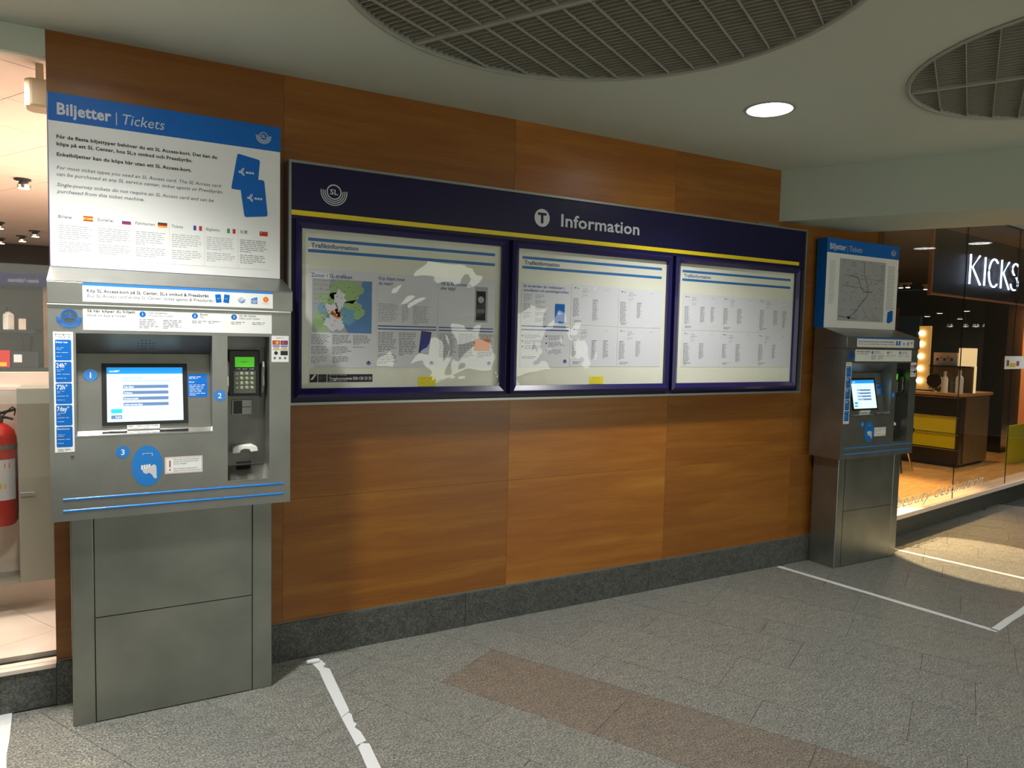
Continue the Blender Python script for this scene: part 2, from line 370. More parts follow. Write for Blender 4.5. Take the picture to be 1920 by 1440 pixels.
# ceiling with round holes
def ceiling_mesh(outer, holes, z, m):
    bm = bmesh.new(); es = []
    def loop(pts):
        vs = [bm.verts.new((x, y, z)) for x, y in pts]
        for i in range(len(vs)): es.append(bm.edges.new((vs[i], vs[(i+1) % len(vs)])))
    loop(outer)
    for x, y, r in holes: loop([(x+r*cos(2*pi*i/48), y+r*sin(2*pi*i/48)) for i in range(48)])
    bmesh.ops.triangle_fill(bm, use_beauty=True, use_dissolve=False, edges=es)
    r = bmesh.ops.extrude_face_region(bm, geom=bm.faces[:])
    bmesh.ops.translate(bm, vec=(0, 0, .06), verts=[g for g in r['geom'] if isinstance(g, bmesh.types.BMVert)])
    bmesh.ops.recalc_face_normals(bm, faces=bm.faces)
    me = bpy.data.meshes.new('ceiling'); bm.to_mesh(me); bm.free(); me.materials.append(m)
    o = bpy.data.objects.new('ceiling', me); C.objects.link(o); return o
GR = [(1.484, -1.494, .92), (3.686, -2.075, .78)]
struct(ceiling_mesh([(-5, -9), (15, -9), (15, 1.40), (5.2, -.06), (5.2, .0), (-5, .0)], GR+[(x, y, .115) for x, y, *_ in DOWNLIGHTS], 2.8, M['ceiling']))
# enclosing hall walls out of view
w = MB(); w.box(-5.1, 15, -9.1, -9, 0, 2.86, M['hallwall']); struct(w.build('wall_front'))
w = MB(); w.box(-5.1, -5, -9, .1, 0, 2.86, M['hallwall']); struct(w.build('wall_left'))
w = MB(); w.box(15, 15.1, -9, 1.6, 0, 2.86, M['hallwall']); struct(w.build('wall_right'))
# veneered wall
XL = -.198; XR = 5.197
w = MB(); w.box(XL, XR, .018, .14, 0, 2.8, M['gap']); wb = struct(w.build('wall_back'))
xs = [XL, .739, 1.983, 3.147, 4.33, XR]; zs = [.185, .794, 1.40, 2.05, 2.80]
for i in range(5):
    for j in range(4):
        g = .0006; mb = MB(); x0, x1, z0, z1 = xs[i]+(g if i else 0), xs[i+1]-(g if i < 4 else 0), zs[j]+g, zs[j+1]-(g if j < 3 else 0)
        mb.box(x0-xs[i], x1-xs[i], 0, .018, z0-zs[j], z1-zs[j], M['wood']); o = mb.build('wall_panel', wb, loc=(xs[i], 0, zs[j])); k_ = (.88, .94, 1.18, .92, .82)[i]*random.uniform(.97, 1.03); o.color = (k_, k_*.99, k_*.96, (.13, .37, .61, .22, .85)[i])  # middle column lightened to paint in the lamp glow, plus slight random tone
bb = MB(); bb.box(XL, XR, -.018, -.0005, 0, .004, M['gap']); bs = struct(bb.build('baseboard_back'))
for i, (a, b) in enumerate(((XL, .42), (.42, 1.72), (1.72, 3.02), (3.02, 4.32), (4.32, XR))):
    mb = MB(); mb.box(0, b-a-.002, -.02, -.0005, 0, .184, M['plinth']); mb.build('plinth_slab', bs, loc=(a+.001, 0, 0), bevel=.0015)
mb = MB(); mb.box(XL, XR, -.006, -.0005, .1845, .189, M['alu']); mb.build('edge_strip', bs)
# dropped beam running from the wall towards the hall
bd = (.49, -.872); L = 9.0
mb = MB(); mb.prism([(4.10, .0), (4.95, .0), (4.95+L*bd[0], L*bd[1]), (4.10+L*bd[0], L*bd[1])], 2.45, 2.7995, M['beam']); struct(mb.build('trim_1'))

# ---------------------------------------------------------------- round ceiling grilles
for gi, (gx, gy, gr) in enumerate(GR):
    g = thing('ceiling_grille', ['large round grey metal ceiling grille above the information board, nearest of the two',
                                 'smaller round grey metal ceiling grille at upper right beyond the lit downlight'][gi], 'ceiling grille', (gx, gy, 2.8))
    mb = MB(); mb.lathe([(gr-.001, 0), (gr-.001, .30), (.0, .30)], (0, 0, 0), M['void'], 48); mb.build('void_shell', g)
    mb = MB(); mb.lathe([(gr, -.006), (gr-.016, -.010), (gr-.022, -.004), (gr-.022, .05), (gr-.0015, .05), (gr-.0015, -.004), (gr, -.006)], (0, 0, 0), M['grillebar'], 64); mb.build('rim', g, smooth=True)
    R = gr-.024
    # place the bars on the grid (centre in grid coordinates)
    sc_ = gx*GD[0]+gy*GD[1]; tc_ = gx*GE[0]+gy*GE[1]
    def bar(s0, t0, s1, t1, wdt, z0, z1, m, name):
        # from grid point to grid point, relative to centre
        d = Vector((s1-s0, t1-t0)).normalized(); n = Vector((-d.y, d.x))*wdt/2
        pts = [(s0+n.x, t0+n.y), (s1+n.x, t1+n.y), (s1-n.x, t1-n.y), (s0-n.x, t0-n.y)]
        mb = MB(); mb.prism([G(*p) for p in pts], z0, z1, m); return mb.build(name, g)
    s = 1.24-.113*30-sc_
    while s < R:
        if abs(s) < R-.01: h = sqrt(R*R-s*s); bar(s, -h, s, h, .0032, -.002, .008, M['grillebar'], 'cross_bar')
        s += .113
    tx = (1.119*GE[0]-.667*GE[1]*-1 if False else 0)
    t = -R+.012
    while t < R:
        h = sqrt(max(0, R*R-t*t)); bar(-h, t, h, t, .0035, .004, .052, M['grille'], 'fin'); t += .031 if gi == 0 else .034
    tb = (1.119*GE[0]+(-.667)*GE[1]-tc_) if gi == 0 else 0.02
    h = sqrt(R*R-tb*tb); bar(-h, tb, h, tb, .022, -.005, .034, M['grillebar'], 'crossbeam')

# ---------------------------------------------------------------- downlights
dl_lab = ['bright round recessed downlight in the ceiling above the right end of the information board',
          'round recessed downlight above the near left ticket machine', 'round recessed downlight in the hall ceiling behind the viewer right',
          'round recessed downlight in the hall ceiling behind the viewer', 'round recessed downlight in the hall ceiling far behind left',
          'round recessed downlight beyond the dropped beam', 'round recessed downlight before the lit shop window, farther out', 'round recessed downlight close to the lit shop glass']
for i, (x, y, wt, sp) in enumerate(DOWNLIGHTS):
    t = thing('downlight', dl_lab[i], 'ceiling light', (x, y, 2.8), group='round downlights in the hall ceiling')
    mb = MB(); mb.lathe([(.113, 0), (.095, .06), (.095, .12), (0, .12)], (0, 0, 0), M['reflector'], 32); mb.build('reflector', t, smooth=True)
    mb = MB(); mb.lathe([(.130, -.001), (.124, -.006), (.113, -.004), (.1125, .004)], (0, 0, 0), M['grillebar'], 40); mb.build('trim_ring', t, smooth=True)
    mb = MB(); mb.lathe([(.0, .035), (.098, .035)], (0, 0, 0), M['lamp'], 32); mb.build('lamp_face', t)
    l = light('lamp', 'SPOT', (0, 0, -.004), wt, (1, .985, .93), size=.085, spot=sp, blend=1); l.parent = t

# ================================================================ INFORMATION BOARD
bx0, bx1, bz0, bz1 = .742, 4.276, 1.262, 2.396; BY = -.09
ib = thing('information_board', 'long navy wall board with yellow stripe and three poster cases', 'information board', ((bx0+bx1)/2, 0, bz0))
OB = ((bx0+bx1)/2, 0, bz0)
def bmb(): return MB(OB)
mb = bmb(); mb.box(bx0+.012, bx1-.012, -.072, -.001, bz0+.012, bz1-.012, M['navyhead']); mb.build('back_box', ib)
mb = bmb()
mb.box(bx0, bx1, -.1, -.001, bz1-.012, bz1, M['alu']); mb.box(bx0, bx1, -.1, -.001, bz0, bz0+.012, M['alu'])
mb.box(bx0, bx0+.012, -.1, -.001, bz0+.0121, bz1-.0121, M['alu']); mb.box(bx1-.012, bx1, -.1, -.001, bz0+.0121, bz1-.0121, M['alu']); mb.build('outer_frame', ib)
mb = bmb(); mb.box(bx0+.0125, bx1-.0125, -.092, -.073, 2.13, bz1-.0125, M['navyhead']); hp_ = mb.build('header_panel', ib)
mb = bmb(); mb.box(.755, 4.208, -.0945, -.0925, 2.147, 2.170, M['yellow']); mb.build('yellow_stripe', ib)
mb = bmb(); sl_logo(mb, .953, 2.262, .058, -.0935, M['letgrey']); mb.build('logo', hp_)
mb = bmb()
n = 32; mb.disc(2.111, 2.266, .049, -.0932, M['letgrey'])
mb.q(2.083, 2.139, 2.280, 2.294, -.0940, M['navyhead']); mb.q(2.103, 2.119, 2.236, 2.280, -.0940, M['navyhead']); mb.build('round_emblem', hp_)
mb = bmb(); T(mb, 'Information', 2.236, 2.232, .068, -.0938, M['letgrey'], w=.558, bold=.018); mb.build('lettering', hp_)
CASES = [(.775, 1.895, .804, 1.866), (1.928, 3.060, 1.968, 3.029), (3.086, 4.218, 3.128, 4.186)]
pz0, pz1 = 1.340, 2.090
case_lab = ['leftmost', 'middle', 'rightmost']
for i, (cx0, cx1, px0, px1) in enumerate(CASES):
    mb = bmb(); y0, y1 = -.112, -.073
    def bevelbar(pa, pb, pc, pd, m):  # outer a-b, inner c-d in XZ : flat outer, slope to inner
        mb.add([(pa[0], y0+.012, pa[1]), (pb[0], y0+.012, pb[1]), (pb[0]*.6+pc[0]*.4, y0, pb[1]*.6+pc[1]*.4), (pa[0]*.6+pd[0]*.4, y0, pa[1]*.6+pd[1]*.4),
                (pc[0], y0+.016, pc[1]), (pd[0], y0+.016, pd[1]), (pa[0], y1, pa[1]), (pb[0], y1, pb[1]), (pc[0], y1, pc[1]), (pd[0], y1, pd[1])],
               [(0, 1, 2, 3), (3, 2, 4, 5), (0, 6, 7, 1), (5, 4, 8, 9)], m)
    O_ = [(cx0, pz0-.045), (cx1, pz0-.045), (cx1, pz1+.038), (cx0, pz1+.038)]; I_ = [(px0, pz0), (px1, pz0), (px1, pz1), (px0, pz1)]
    for k in range(4): bevelbar(O_[k], O_[(k+1) % 4], I_[(k+1) % 4], I_[k], M['navy'])
    cf = mb.build('case_frame', ib, fixn=True)
    # crinkled clear cover
    mb = bmb(); nx, nz = 44, 32; vs = []
    for a in range(nx+1):
        for b in range(nz+1):
            u, v = a/nx, b/nz; e = min(1, 8*min(u, 1-u))*min(1, 8*min(v, 1-v))
            wv = .0052*sin(7*u+12*v*v+i*2)+.0050*sin(11*v-5*u*u+1.7*i)+.0018*sin(23*u+9*v+i)+.0008*sin(38*u-31*v)
            vs.append((px0+.001+u*(px1-px0-.002), -.0915-e*(.0075+wv*.55), pz0+.001+v*(pz1-pz0-.002)))
    mb.add(vs, [(a*(nz+1)+b, (a+1)*(nz+1)+b, (a+1)*(nz+1)+b+1, a*(nz+1)+b+1) for a in range(nx) for b in range(nz)], M['film'])
    mb.build('clear_cover', ib, smooth=True, fixn=False)
    # backing poster
    p = thing('traffic_poster', f'cream backing poster headed Trafikinformation in the {case_lab[i]} case of the information board', 'poster', ((px0+px1)/2, -.075, pz0))
    po = ((px0+px1)/2, -.075, pz0)
    mb = MB(po); mb.box(px0, px1, -.0775, -.0742, pz0, pz1, M['cream']); mb.build('sheet', p)
    mb = MB(po); mb.q(px0+.032, px1-.036, 2.036, 2.051, -.0779, M['postblue']); mb.q(px0+.032, px1-.036, 1.983, 1.998, -.0779, M['postblue']); mb.build('blue_bars', p)
    mb = MB(po); T(mb, 'Trafikinformation', px0+.046, 2.007, .021, -.0779, M['inkblue'], w=.228, bold=.018); mb.build('heading', p)
PY = -.0782
def sheet(x0, x1, z0, z1, label, fn, tilt=0, cat='notice', name='notice_sheet', m='paper', group=None):
    loc = ((x0+x1)/2, PY, (z0+z1)/2); p = thing(name, label, cat, loc, group=group); p.rotation_euler = (0, radians(tilt), 0)
    mb = MB(loc); mb.box(x0, x1, PY-.0006, PY, z0, z1, M[m]); mb.build('paper', p)
    mb = MB(loc); fn(mb, x0, x1, z0, z1, PY-.0010); mb.build('print', p)
def blob(mb, cx, cz, rx, rz, y, m, n=22, j=.22, lim=None):
    pts = []
    for i in range(n):
        a = 2*pi*i/n; k = 1+random.uniform(-j, j); x = cx+rx*k*cos(a); z = cz+rz*k*sin(a)
        if lim: x = min(max(x, lim[0]), lim[1]); z = min(max(z, lim[2]), lim[3])
        pts.append((x, z))
    mb.poly(pts, y, m)
def small_logo(mb, x, z, r, y):
    mb.disc(x, z+.2*r, .55*r, y, M['inkblue'], 14); mb.arc(x, z+.2*r, .68*r, r, 180, 360, y, M['inkblue'], 12)
def f_zone(mb, x0, x1, z0, z1, y):
    T(mb, 'Zoner i SL-trafiken', x0+.008, 1.868, .019, y, M['inkblue'], w=.197, bold=.012)
    L_ = (.855, 1.148, 1.607, 1.862); mb.q(*L_[:2], *L_[2:], y, M['mapgrey'])
    y -= .0002; mb.poly([(1.148, 1.607), (1.148, 1.862), (1.10, 1.862), (1.085, 1.80), (1.05, 1.76), (1.04, 1.70), (1.0, 1.66), (1.03, 1.607)], y, M['sea'])
    y -= .0002; blob(mb, 1.02, 1.805, .075, .06, y, M['land'], lim=L_); blob(mb, .90, 1.66, .045, .05, y, M['land'], lim=L_); blob(mb, 1.055, 1.72, .05, .045, y, M['land'], lim=L_); blob(mb, .93, 1.77, .05, .035, y, M['land'], lim=L_)
    blob(mb, .90, 1.72, .02, .03, y-.00005, M['shore'], lim=L_); blob(mb, 1.0, 1.69, .07, .045, y-.00005, M['shore'], lim=L_)
    y -= .0002; blob(mb, .985, 1.765, .030, .045, y, M['paper'], j=.3); blob(mb, .965, 1.655, .05, .035, y, M['paper'], j=.3); blob(mb, .955, 1.72, .035, .03, y, M['paper'], j=.3)
    y -= .0002
    for k in range(16): a = random.uniform(0, 6.28); r = random.uniform(0, 1); blob(mb, .975+.028*r*cos(a), 1.702+.024*r*sin(a), .008, .007, y, M['orange'], 8)
    for k in range(30): xx = random.uniform(.88, 1.08); zz = random.uniform(1.63, 1.83); mb.q(xx, xx+.009, zz, zz+.002, y, M['ink'])
    para(mb, .862, 1.855, .10, 6, .022, y, M['inkgrey'], thick=.0015)
    y = PY-.001
    for k in range(3):
        xx = .852+k*.102
        para(mb, xx, 1.596, .094, 7, .0068, y, M['inkgrey']); para(mb, xx, 1.54, .094, 6 if k < 2 else 1, .0068, y, M['inkgrey'])
        if k < 2: para(mb, xx, 1.492, .09, 5, .0068, y, M['inkgrey'])
    small_logo(mb, 1.135, 1.462, .013, y)
def f_buy(mb, x0, x1, z0, z1, y):
    T(mb, 'Köp biljett innan', x0+.008, 1.874, .016, y, M['inkblue'], w=.135, bold=.012); T(mb, 'du reser!', x0+.008, 1.850, .016, y, M['inkblue'], w=.072, bold=.012)
    para(mb, x0+.006, 1.757, .11, 11, .0085, y, M['inkgrey'], thick=.002); para(mb, x0+.13, 1.757, .04, 11, .0085, y, M['inkgrey'], thick=.002); para(mb, x0+.19, 1.75, .09, 12, .008, y, M['inkgrey'], thick=.002)
    for z in (1.644, 1.629): mb.q(x0+.004, x1-.006, z, z+.005, y, M['inkblue'])
    para(mb, x0+.006, 1.615, .095, 12, .0085, y, M['inkgrey'], thick=.003); para(mb, x0+.115, 1.615, .095, 14, .0085, y, M['inkgrey'], thick=.003); para(mb, x0+.006, 1.505, .095, 6, .0085, y, M['inkgrey'], thick=.003)
    mb.poly([(1.412, 1.627), (1.468, 1.621), (1.453, 1.504), (1.397, 1.513)], y, M['black']); mb.poly([(1.417, 1.618), (1.463, 1.613), (1.450, 1.514), (1.404, 1.521)], y-.0002, M['frblue'])
    small_logo(mb, 1.470, 1.462, .013, y)
def f_help(mb, x0, x1, z0, z1, y):
    T(mb, 'Vill du ha information', x0+.012, 1.866, .016, y, M['inkblue'], w=.175, bold=.012); T(mb, 'eller hjälp?', x0+.012, 1.842, .016, y, M['inkblue'], w=.085, bold=.012)
    mb.q(1.713, 1.790, 1.68, 1.868, y, M['mapgrey']); mb.q(1.722, 1.778, 1.69, 1.845, y-.0002, M['ink']); mb.disc(1.75, 1.80, .018, y-.0004, M['inkpale'], 16); mb.q(1.727, 1.773, 1.73, 1.75, y-.0004, M['inkgrey'])
    for z in (1.644, 1.629): mb.q(x0+.004, x1-.006, z, z+.005, y, M['inkblue'])
    for k in range(3): para(mb, x0+.008+k*.112, 1.615, .098, 15, .0085, y, M['inkgrey'], thick=.003)
    mb.q(1.714, 1.807, 1.528, 1.591, y-.0002, M['orange']); small_logo(mb, 1.806, 1.462, .013, y)
def f_kassa(mb, x0, x1, z0, z1, y):
    T(mb, 'Så använder du reskassan i', x0+.010, 1.883, .015, y, M['inkblue'], w=.272, bold=.012); T(mb, 'tunnelbanan och pendeltågstrafiken', x0+.010, 1.860, .015, y, M['inkblue'], w=.298, bold=.012)
    for k in range(3): para(mb, x0+.014, 1.845-k*.05, .055, 5, .0085, y, M['inkgrey'], thick=.002)
    for k in range(5): para(mb, x0+.09, 1.845-k*.033, .075, 3, .0085, y, M['inkgrey'], thick=.002)
    mb.yprism(rrect(2.219, 2.285, 1.690, 1.799, .006), y-.0003, y, M['blue']); mb.q(2.24, 2.264, 1.742, 1.746, y-.0006, M['letter']); mb.poly([(2.236, 1.744), (2.248, 1.753), (2.248, 1.735)], y-.0006, M['letter'])
    for z in (1.666, 1.646): mb.q(x0+.004, x1-.006, z, z+.006, y, M['inkblue'])
    for k in range(3):
        mb.disc(x0+.012, 1.615-k*.03, .005, y, M['inkblue'], 10); para(mb, x0+.026, 1.62-k*.03, .115, 3, .0075, y, M['inkgrey'], thick=.0022)
        mb.disc(x0+.168, 1.615-k*.04, .005, y, M['inkblue'], 10); para(mb, x0+.182, 1.62-k*.04, .115, 4, .0075, y, M['inkgrey'], thick=.0022)
    para(mb, x0+.01, 1.50, .12, 2, .008, y, M['inkgrey']); small_logo(mb, 2.295, 1.474, .014, y)
def f_table(k, cols):
    def fn(mb, x0, x1, z0, z1, y):
        random.seed(100+k); w = x1-x0; z = z1
        mb.poly([(x0+.018, z-.016), (x0+.036, z-.016), (x0+.027, z-.024)], y, M['inkgrey']); mb.q(x0+.042, x0+.052, z-.022, z-.019, y, M['ink'])
        T(mb, 'Trafik', x0+.075, z-.026, .006, y, M['inkgrey'], w=.035); para(mb, x0+.075, z-.034, .06, 2, .007, y, M['inkgrey'], thick=.0018)
        para(mb, x0+.075, z-.055, .045, 3, .006, y, M['inkpale'], thick=.0018); mb.q(x0+w*.72, x0+w*.8, z-.022, z-.020, y, M['inkpale'])
        for c in cols:
            mb.q(x0+w*c, x0+w*c+.035, z-.083, z-.080, y, M['inkgrey']); wv = random.uniform(.03, .055)
            para(mb, x0+w*c, z-.088, wv, random.randint(15, 20), .0058, y, M['inkgrey'], thick=.0021, rag=.35)
        para(mb, x0+.022, z0+.028, .075, 3, .0055, y, M['inkgrey'], thick=.0022, rag=.5)
    return fn
sheet(.842, 1.172, 1.438, 1.908, 'zone map sheet, leftmost sheet in the left poster case', f_zone, .2)
sheet(1.176, 1.500, 1.440, 1.906, 'Köp biljett sheet with a printed phone, middle sheet in the left poster case', f_buy, -.2)
sheet(1.504, 1.832, 1.441, 1.905, 'Vill du ha information sheet with orange square, right sheet in the left poster case', f_help, .1)
sheet(1.999, 2.322, 1.442, 1.910, 'blue headed travel card sheet, leftmost sheet in the middle poster case', f_kassa)
sheet(2.328, 2.662, 1.683, 1.914, 'small timetable sheet, upper left of four in the middle poster case', f_table(1, (.04, .45)), .4)
sheet(2.666, 3.000, 1.680, 1.910, 'small timetable sheet, upper right of four in the middle poster case', f_table(2, (.04, .42)), -.2)
sheet(2.328, 2.662, 1.444, 1.677, 'small timetable sheet, lower left of four in the middle poster case', f_table(3, (.04, .45, .7)), -.1)
sheet(2.666, 3.000, 1.443, 1.676, 'small timetable sheet, lower right of four in the middle poster case', f_table(4, (.04, .42)))
nm = ['left', 'middle', 'right']
for r in range(2):
    for c in range(3):
        x0 = 3.172+c*.336; z1 = 1.905 if r == 0 else 1.672
        sheet(x0, x0+.333, z1-.230, z1, f"small timetable sheet, {['upper', 'lower'][r]} row {nm[c]} in the rightmost poster case", f_table(10+r*3+c, [(.05, .45, .72), (.05, .45)][r] if c != 1 else (.05, .42)), random.uniform(-.3, .3))
def f_safe(mb, x0, x1, z0, z1, y):
    mb.q(x0+.003, x0+.040, z0+.002, z1-.002, y-.0001, M['ink']); mb.poly([(x0+.006, z0+.014), (x0+.016, z0+.014), (x0+.034, z0+.038), (x0+.024, z0+.038)], y-.0003, M['letter'])
    mb.q(x0+.043, x0+.083, z0+.002, z1-.002, y-.0001, M['ink']); para(mb, x0+.048, z1-.008, .03, 4, .006, y-.0003, M['inkgrey'])
    mb.q(x0+.087, x1-.002, z0+.002, z1-.002, y-.0001, M['ink']); T(mb, 'Trygghetsnumret 020-120 25 25', x0+.095, z0+.013, .014, y-.0003, M['letter'], w=.212, bold=.012)
    para(mb, x0+.095, z1-.005, .2, 1, .004, y-.0003, M['letter'], thick=.0016); para(mb, x0+.095, z0+.008, .2, 1, .004, y-.0003, M['letter'], thick=.0016)
sheet(.843, 1.157, 1.366, 1.408, 'black and white phone number strip at lower left of the left poster case', f_safe, cat='label', name='label_strip')
def f_y(mb, x0, x1, z0, z1, y):
    T(mb, '2 0 1 5', x0+.02, z1-.014, .008, y, M['orange'], w=.05, bold=.02); para(mb, x0+.01, z1-.022, .075, 3, .007, y, M['gold'], thick=.0016)
sheet(1.398, 1.496, 1.342, 1.392, 'yellow sticker at the bottom of the left poster case', f_y, cat='sticker', name='yellow_sticker', m='sticky')
sheet(2.472, 2.572, 1.342, 1.386, 'yellow sticker at the bottom of the middle poster case', f_y, cat='sticker', name='yellow_sticker', m='sticky')
random.seed(11)
# small strip label above the right end of the board
mb = MB((3.99, 0, 2.42)); mb.box(3.89, 4.095, -.006, -.0005, 2.412, 2.428, M['alu']); para(mb, 3.90, 2.424, .18, 2, .006, -.0062, M['inkgrey'])
tag(mb.build('label_strip', loc=(3.99, 0, 2.42)), 'thin grey label strip on the wood just above the right end of the board', 'label')

# ================================================================ TICKET MACHINE
CX = .255; OM = (CX, 0, 0)
tm = thing('ticket_machine', 'near steel ticket machine with lit touch screen, left of the information board', 'ticket machine', OM)
def mmb(): return MB(OM)
S, SD, SP = M['steel'], M['steeldark'], M['steelped']
# pedestal
mb = mmb(); mb.box(-.128, .637, -.246, -.024, .0, .852, M['gap']); ped = mb.build('pedestal_core', tm)
for a, b in ((-.131, -.0515), (.5565, .640)):
    mb = mmb(); mb.box(a, b, -.25, -.024, 0, .852, SP); mb.build('pedestal_side', tm, bevel=.004)
mb = mmb(); mb.box(-.0485, .5535, -.25, -.2462, .437, .852, SP); mb.build('upper_door', tm)
mb = mmb(); mb.box(-.0485, .5535, -.25, -.2462, .004, .433, SP); mb.build('lower_door', tm)
# head
HX0, HX1 = -.190, .708; HF = -.30
mb = mmb()
R1 = (-.100, .388, 1.180, 1.582); R2 = (.448, .619, .965, 1.582)
mb.box(HX0, HX1, -.17, -.024, .8521, 1.688, S)
mb.box(HX0, HX1, HF, -.1701, .8521, R2[2], S)                    # below the openings
mb.box(HX0, HX1, HF, -.1701, 1.582, 1.688, S)
mb.box(HX0, R1[0], HF, -.1701, R2[2], 1.582, S); mb.box(R2[1], HX1, HF, -.1701, R2[2], 1.582, S); mb.box(R1[1], R2[0], HF, -.1701, R2[2], 1.582, S)
mb.box(R1[0], R1[1], HF, -.1701, R2[2], R1[2], S)
head = mb.build('head', tm)
mb = mmb(); mb.box(HX0-.0015, HX1+.0015, HF-.0015, -.024, 1.6886, 1.6935, M['chrome']); mb.build('seam_strip', tm)
mb = mmb()
# screen recess: sloping hood, screen plane, bright lip
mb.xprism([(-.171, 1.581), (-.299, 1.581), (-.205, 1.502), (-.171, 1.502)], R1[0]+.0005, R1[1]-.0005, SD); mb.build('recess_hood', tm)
mb = mmb(); mb.xprism([(-.172, 1.501), (-.203, 1.501), (-.262, 1.197), (-.172, 1.197)], R1[0]+.0005, R1[1]-.0005, S); rb = mb.build('screen_panel', tm)
mb = mmb(); mb.xprism([(-.172, 1.1965), (-.263, 1.1965), (-.302, 1.1835), (-.302, 1.1795), (-.172, 1.1795)], R1[0]-.004, R1[1]+.004, M['chrome']); mb.build('recess_lip', tm)
mb = mmb()
for r_, cnt in enumerate((3, 5, 5, 5, 3)):
    for c_ in range(cnt):
        xx = .143+(c_-(cnt-1)/2)*.014; z = 1.558-r_*.0115; y = -.299+(1.581-z)*(.094/.079)
        mb.lathe([(0, 0), (.0028, 0)], (xx, y-.0008, z), M['black'], 8, 'y')
mb.build('speaker_holes', tm)
def scr_y(z, d=0): return -.203-(1.501-z)*(.059/.304)-d
def tilt(mbx, x0, x1, z0, z1, d, m): mbx.add([(x0, scr_y(z0, d), z0), (x1, scr_y(z0, d), z0), (x1, scr_y(z1, d), z1), (x0, scr_y(z1, d), z1)], [(0, 1, 2, 3)], m)
def slab(mbx, x0, x1, z0, z1, d0, d1, m):
    mbx.add([(x, scr_y(z, d), z) for x, z, d in ((x0, z0, d1), (x1, z0, d1), (x1, z1, d1), (x0, z1, d1), (x0, z0, d0), (x1, z0, d0), (x1, z1, d0), (x0, z1, d0))],
            [(0, 1, 2, 3), (4, 7, 6, 5), (0, 4, 5, 1), (1, 5, 6, 2), (2, 6, 7, 3), (3, 7, 4, 0)], m)
mb = mmb(); slab(mb, -.016, .298, 1.215, 1.462, 0, .006, M['black']); bz = mb.build('screen_bezel', tm)
mb = mmb(); SX0, SX1, SZ0, SZ1 = .002, .280, 1.229, 1.446
tilt(mb, SX0, SX1, SZ0, SZ1, .0066, M['screen']); tilt(mb, SX0, SX1, SZ1-.026, SZ1, .0070, M['screenblue'])
for k in range(4): tilt(mb, .060, .225, 1.362-k*.0235, 1.375-k*.0235, .0070, M['screengrey'])
tilt(mb, .016, .055, 1.264, 1.280, .0070, M['screenteal']); tilt(mb, .016, .055, 1.241, 1.255, .0070, M['screengrey'])
def TS(mbx, s, x, z, h, m, w=None, **k):
    tmp = MB(); T(tmp, s, x, z, h, 0, m, w=w, **k); mbx.add([(v[0], scr_y(v[2], .0074), v[2]) for v in tmp.v], tmp.f, m)
for k, s in enumerate(('Köp biljett', 'Reskassa', 'Kvitto/saldo', 'Ladda med köpt biljett')): TS(mb, s, .064, 1.3645-k*.0235, .007, M['screenwhite'], w=(.034, .028, .05, .065)[k])
TS(mb, 'Välkommen till SL', .058, 1.400, .007, M['screengrey'], w=.07); TS(mb, 'Välj funktion genom att trycka på önskad knapp', .058, 1.390, .006, M['screengrey'], w=.175)
TS(mb, 'English', .032, 1.2455, .006, M['screenwhite'], w=.02); TS(mb, 'access', .012, 1.4275, .008, M['screenwhite'], w=.03)
tilt(mb, .030, .048, 1.4315, 1.4335, .0075, M['screenwhite'])
mb.build('screen', bz)
mb = mmb(); slab(mb, .301, .376, 1.322, 1.418, 0, .001, M['blue']); st = mb.build('blue_notice', tm)
mb = mmb(); tmp = MB(); para(tmp, .306, 1.407, .06, 2, .006, 0, M['letter']); para(tmp, .306, 1.373, .062, 7, .007, 0, M['letgrey'], thick=.0018); T(tmp, 'Red pris', .306, 1.382, .006, 0, M['letter'], w=.02, bold=.02)
mb.add([(v[0], scr_y(v[2], .0014), v[2]) for v in tmp.v], tmp.f, M['letter']); mb.build('lettering', st)
mb = mmb(); slab(mb, .072, .190, 1.198, 1.2145, 0, .0085, M['white']); st = mb.build('fare_note', tm)
mb = mmb(); tmp = MB(); T(tmp, 'RED – REDUCED FARE', .076, 1.2078, .0052, 0, M['ink'], w=.108, bold=.01); T(tmp, 'Conditions apply', .076, 1.2002, .0048, 0, M['inkgrey'], w=.076, shear=.2)
mb.add([(v[0], scr_y(v[2], .0089), v[2]) for v in tmp.v], tmp.f, M['ink']); mb.build('lettering', st)
def badge(x, z, n_, y):
    mb = mmb(); mb.lathe([(0, -.0012), (.0245, -.0012), (.0245, 0)], (x, y, z), M['bluetape'], 28, 'y'); o = mb.build('number_badge', tm)
    mb = mmb(); T(mb, n_, x, z-.011, .022, y-.0016, M['letter'], bold=.02, anchor='c'); mb.build('lettering', o)
badge(-.054, 1.416, '1', scr_y(1.416)-.004); badge(.417, 1.331, '2', HF-.0003); badge(.055, 1.112, '3', HF-.0003)
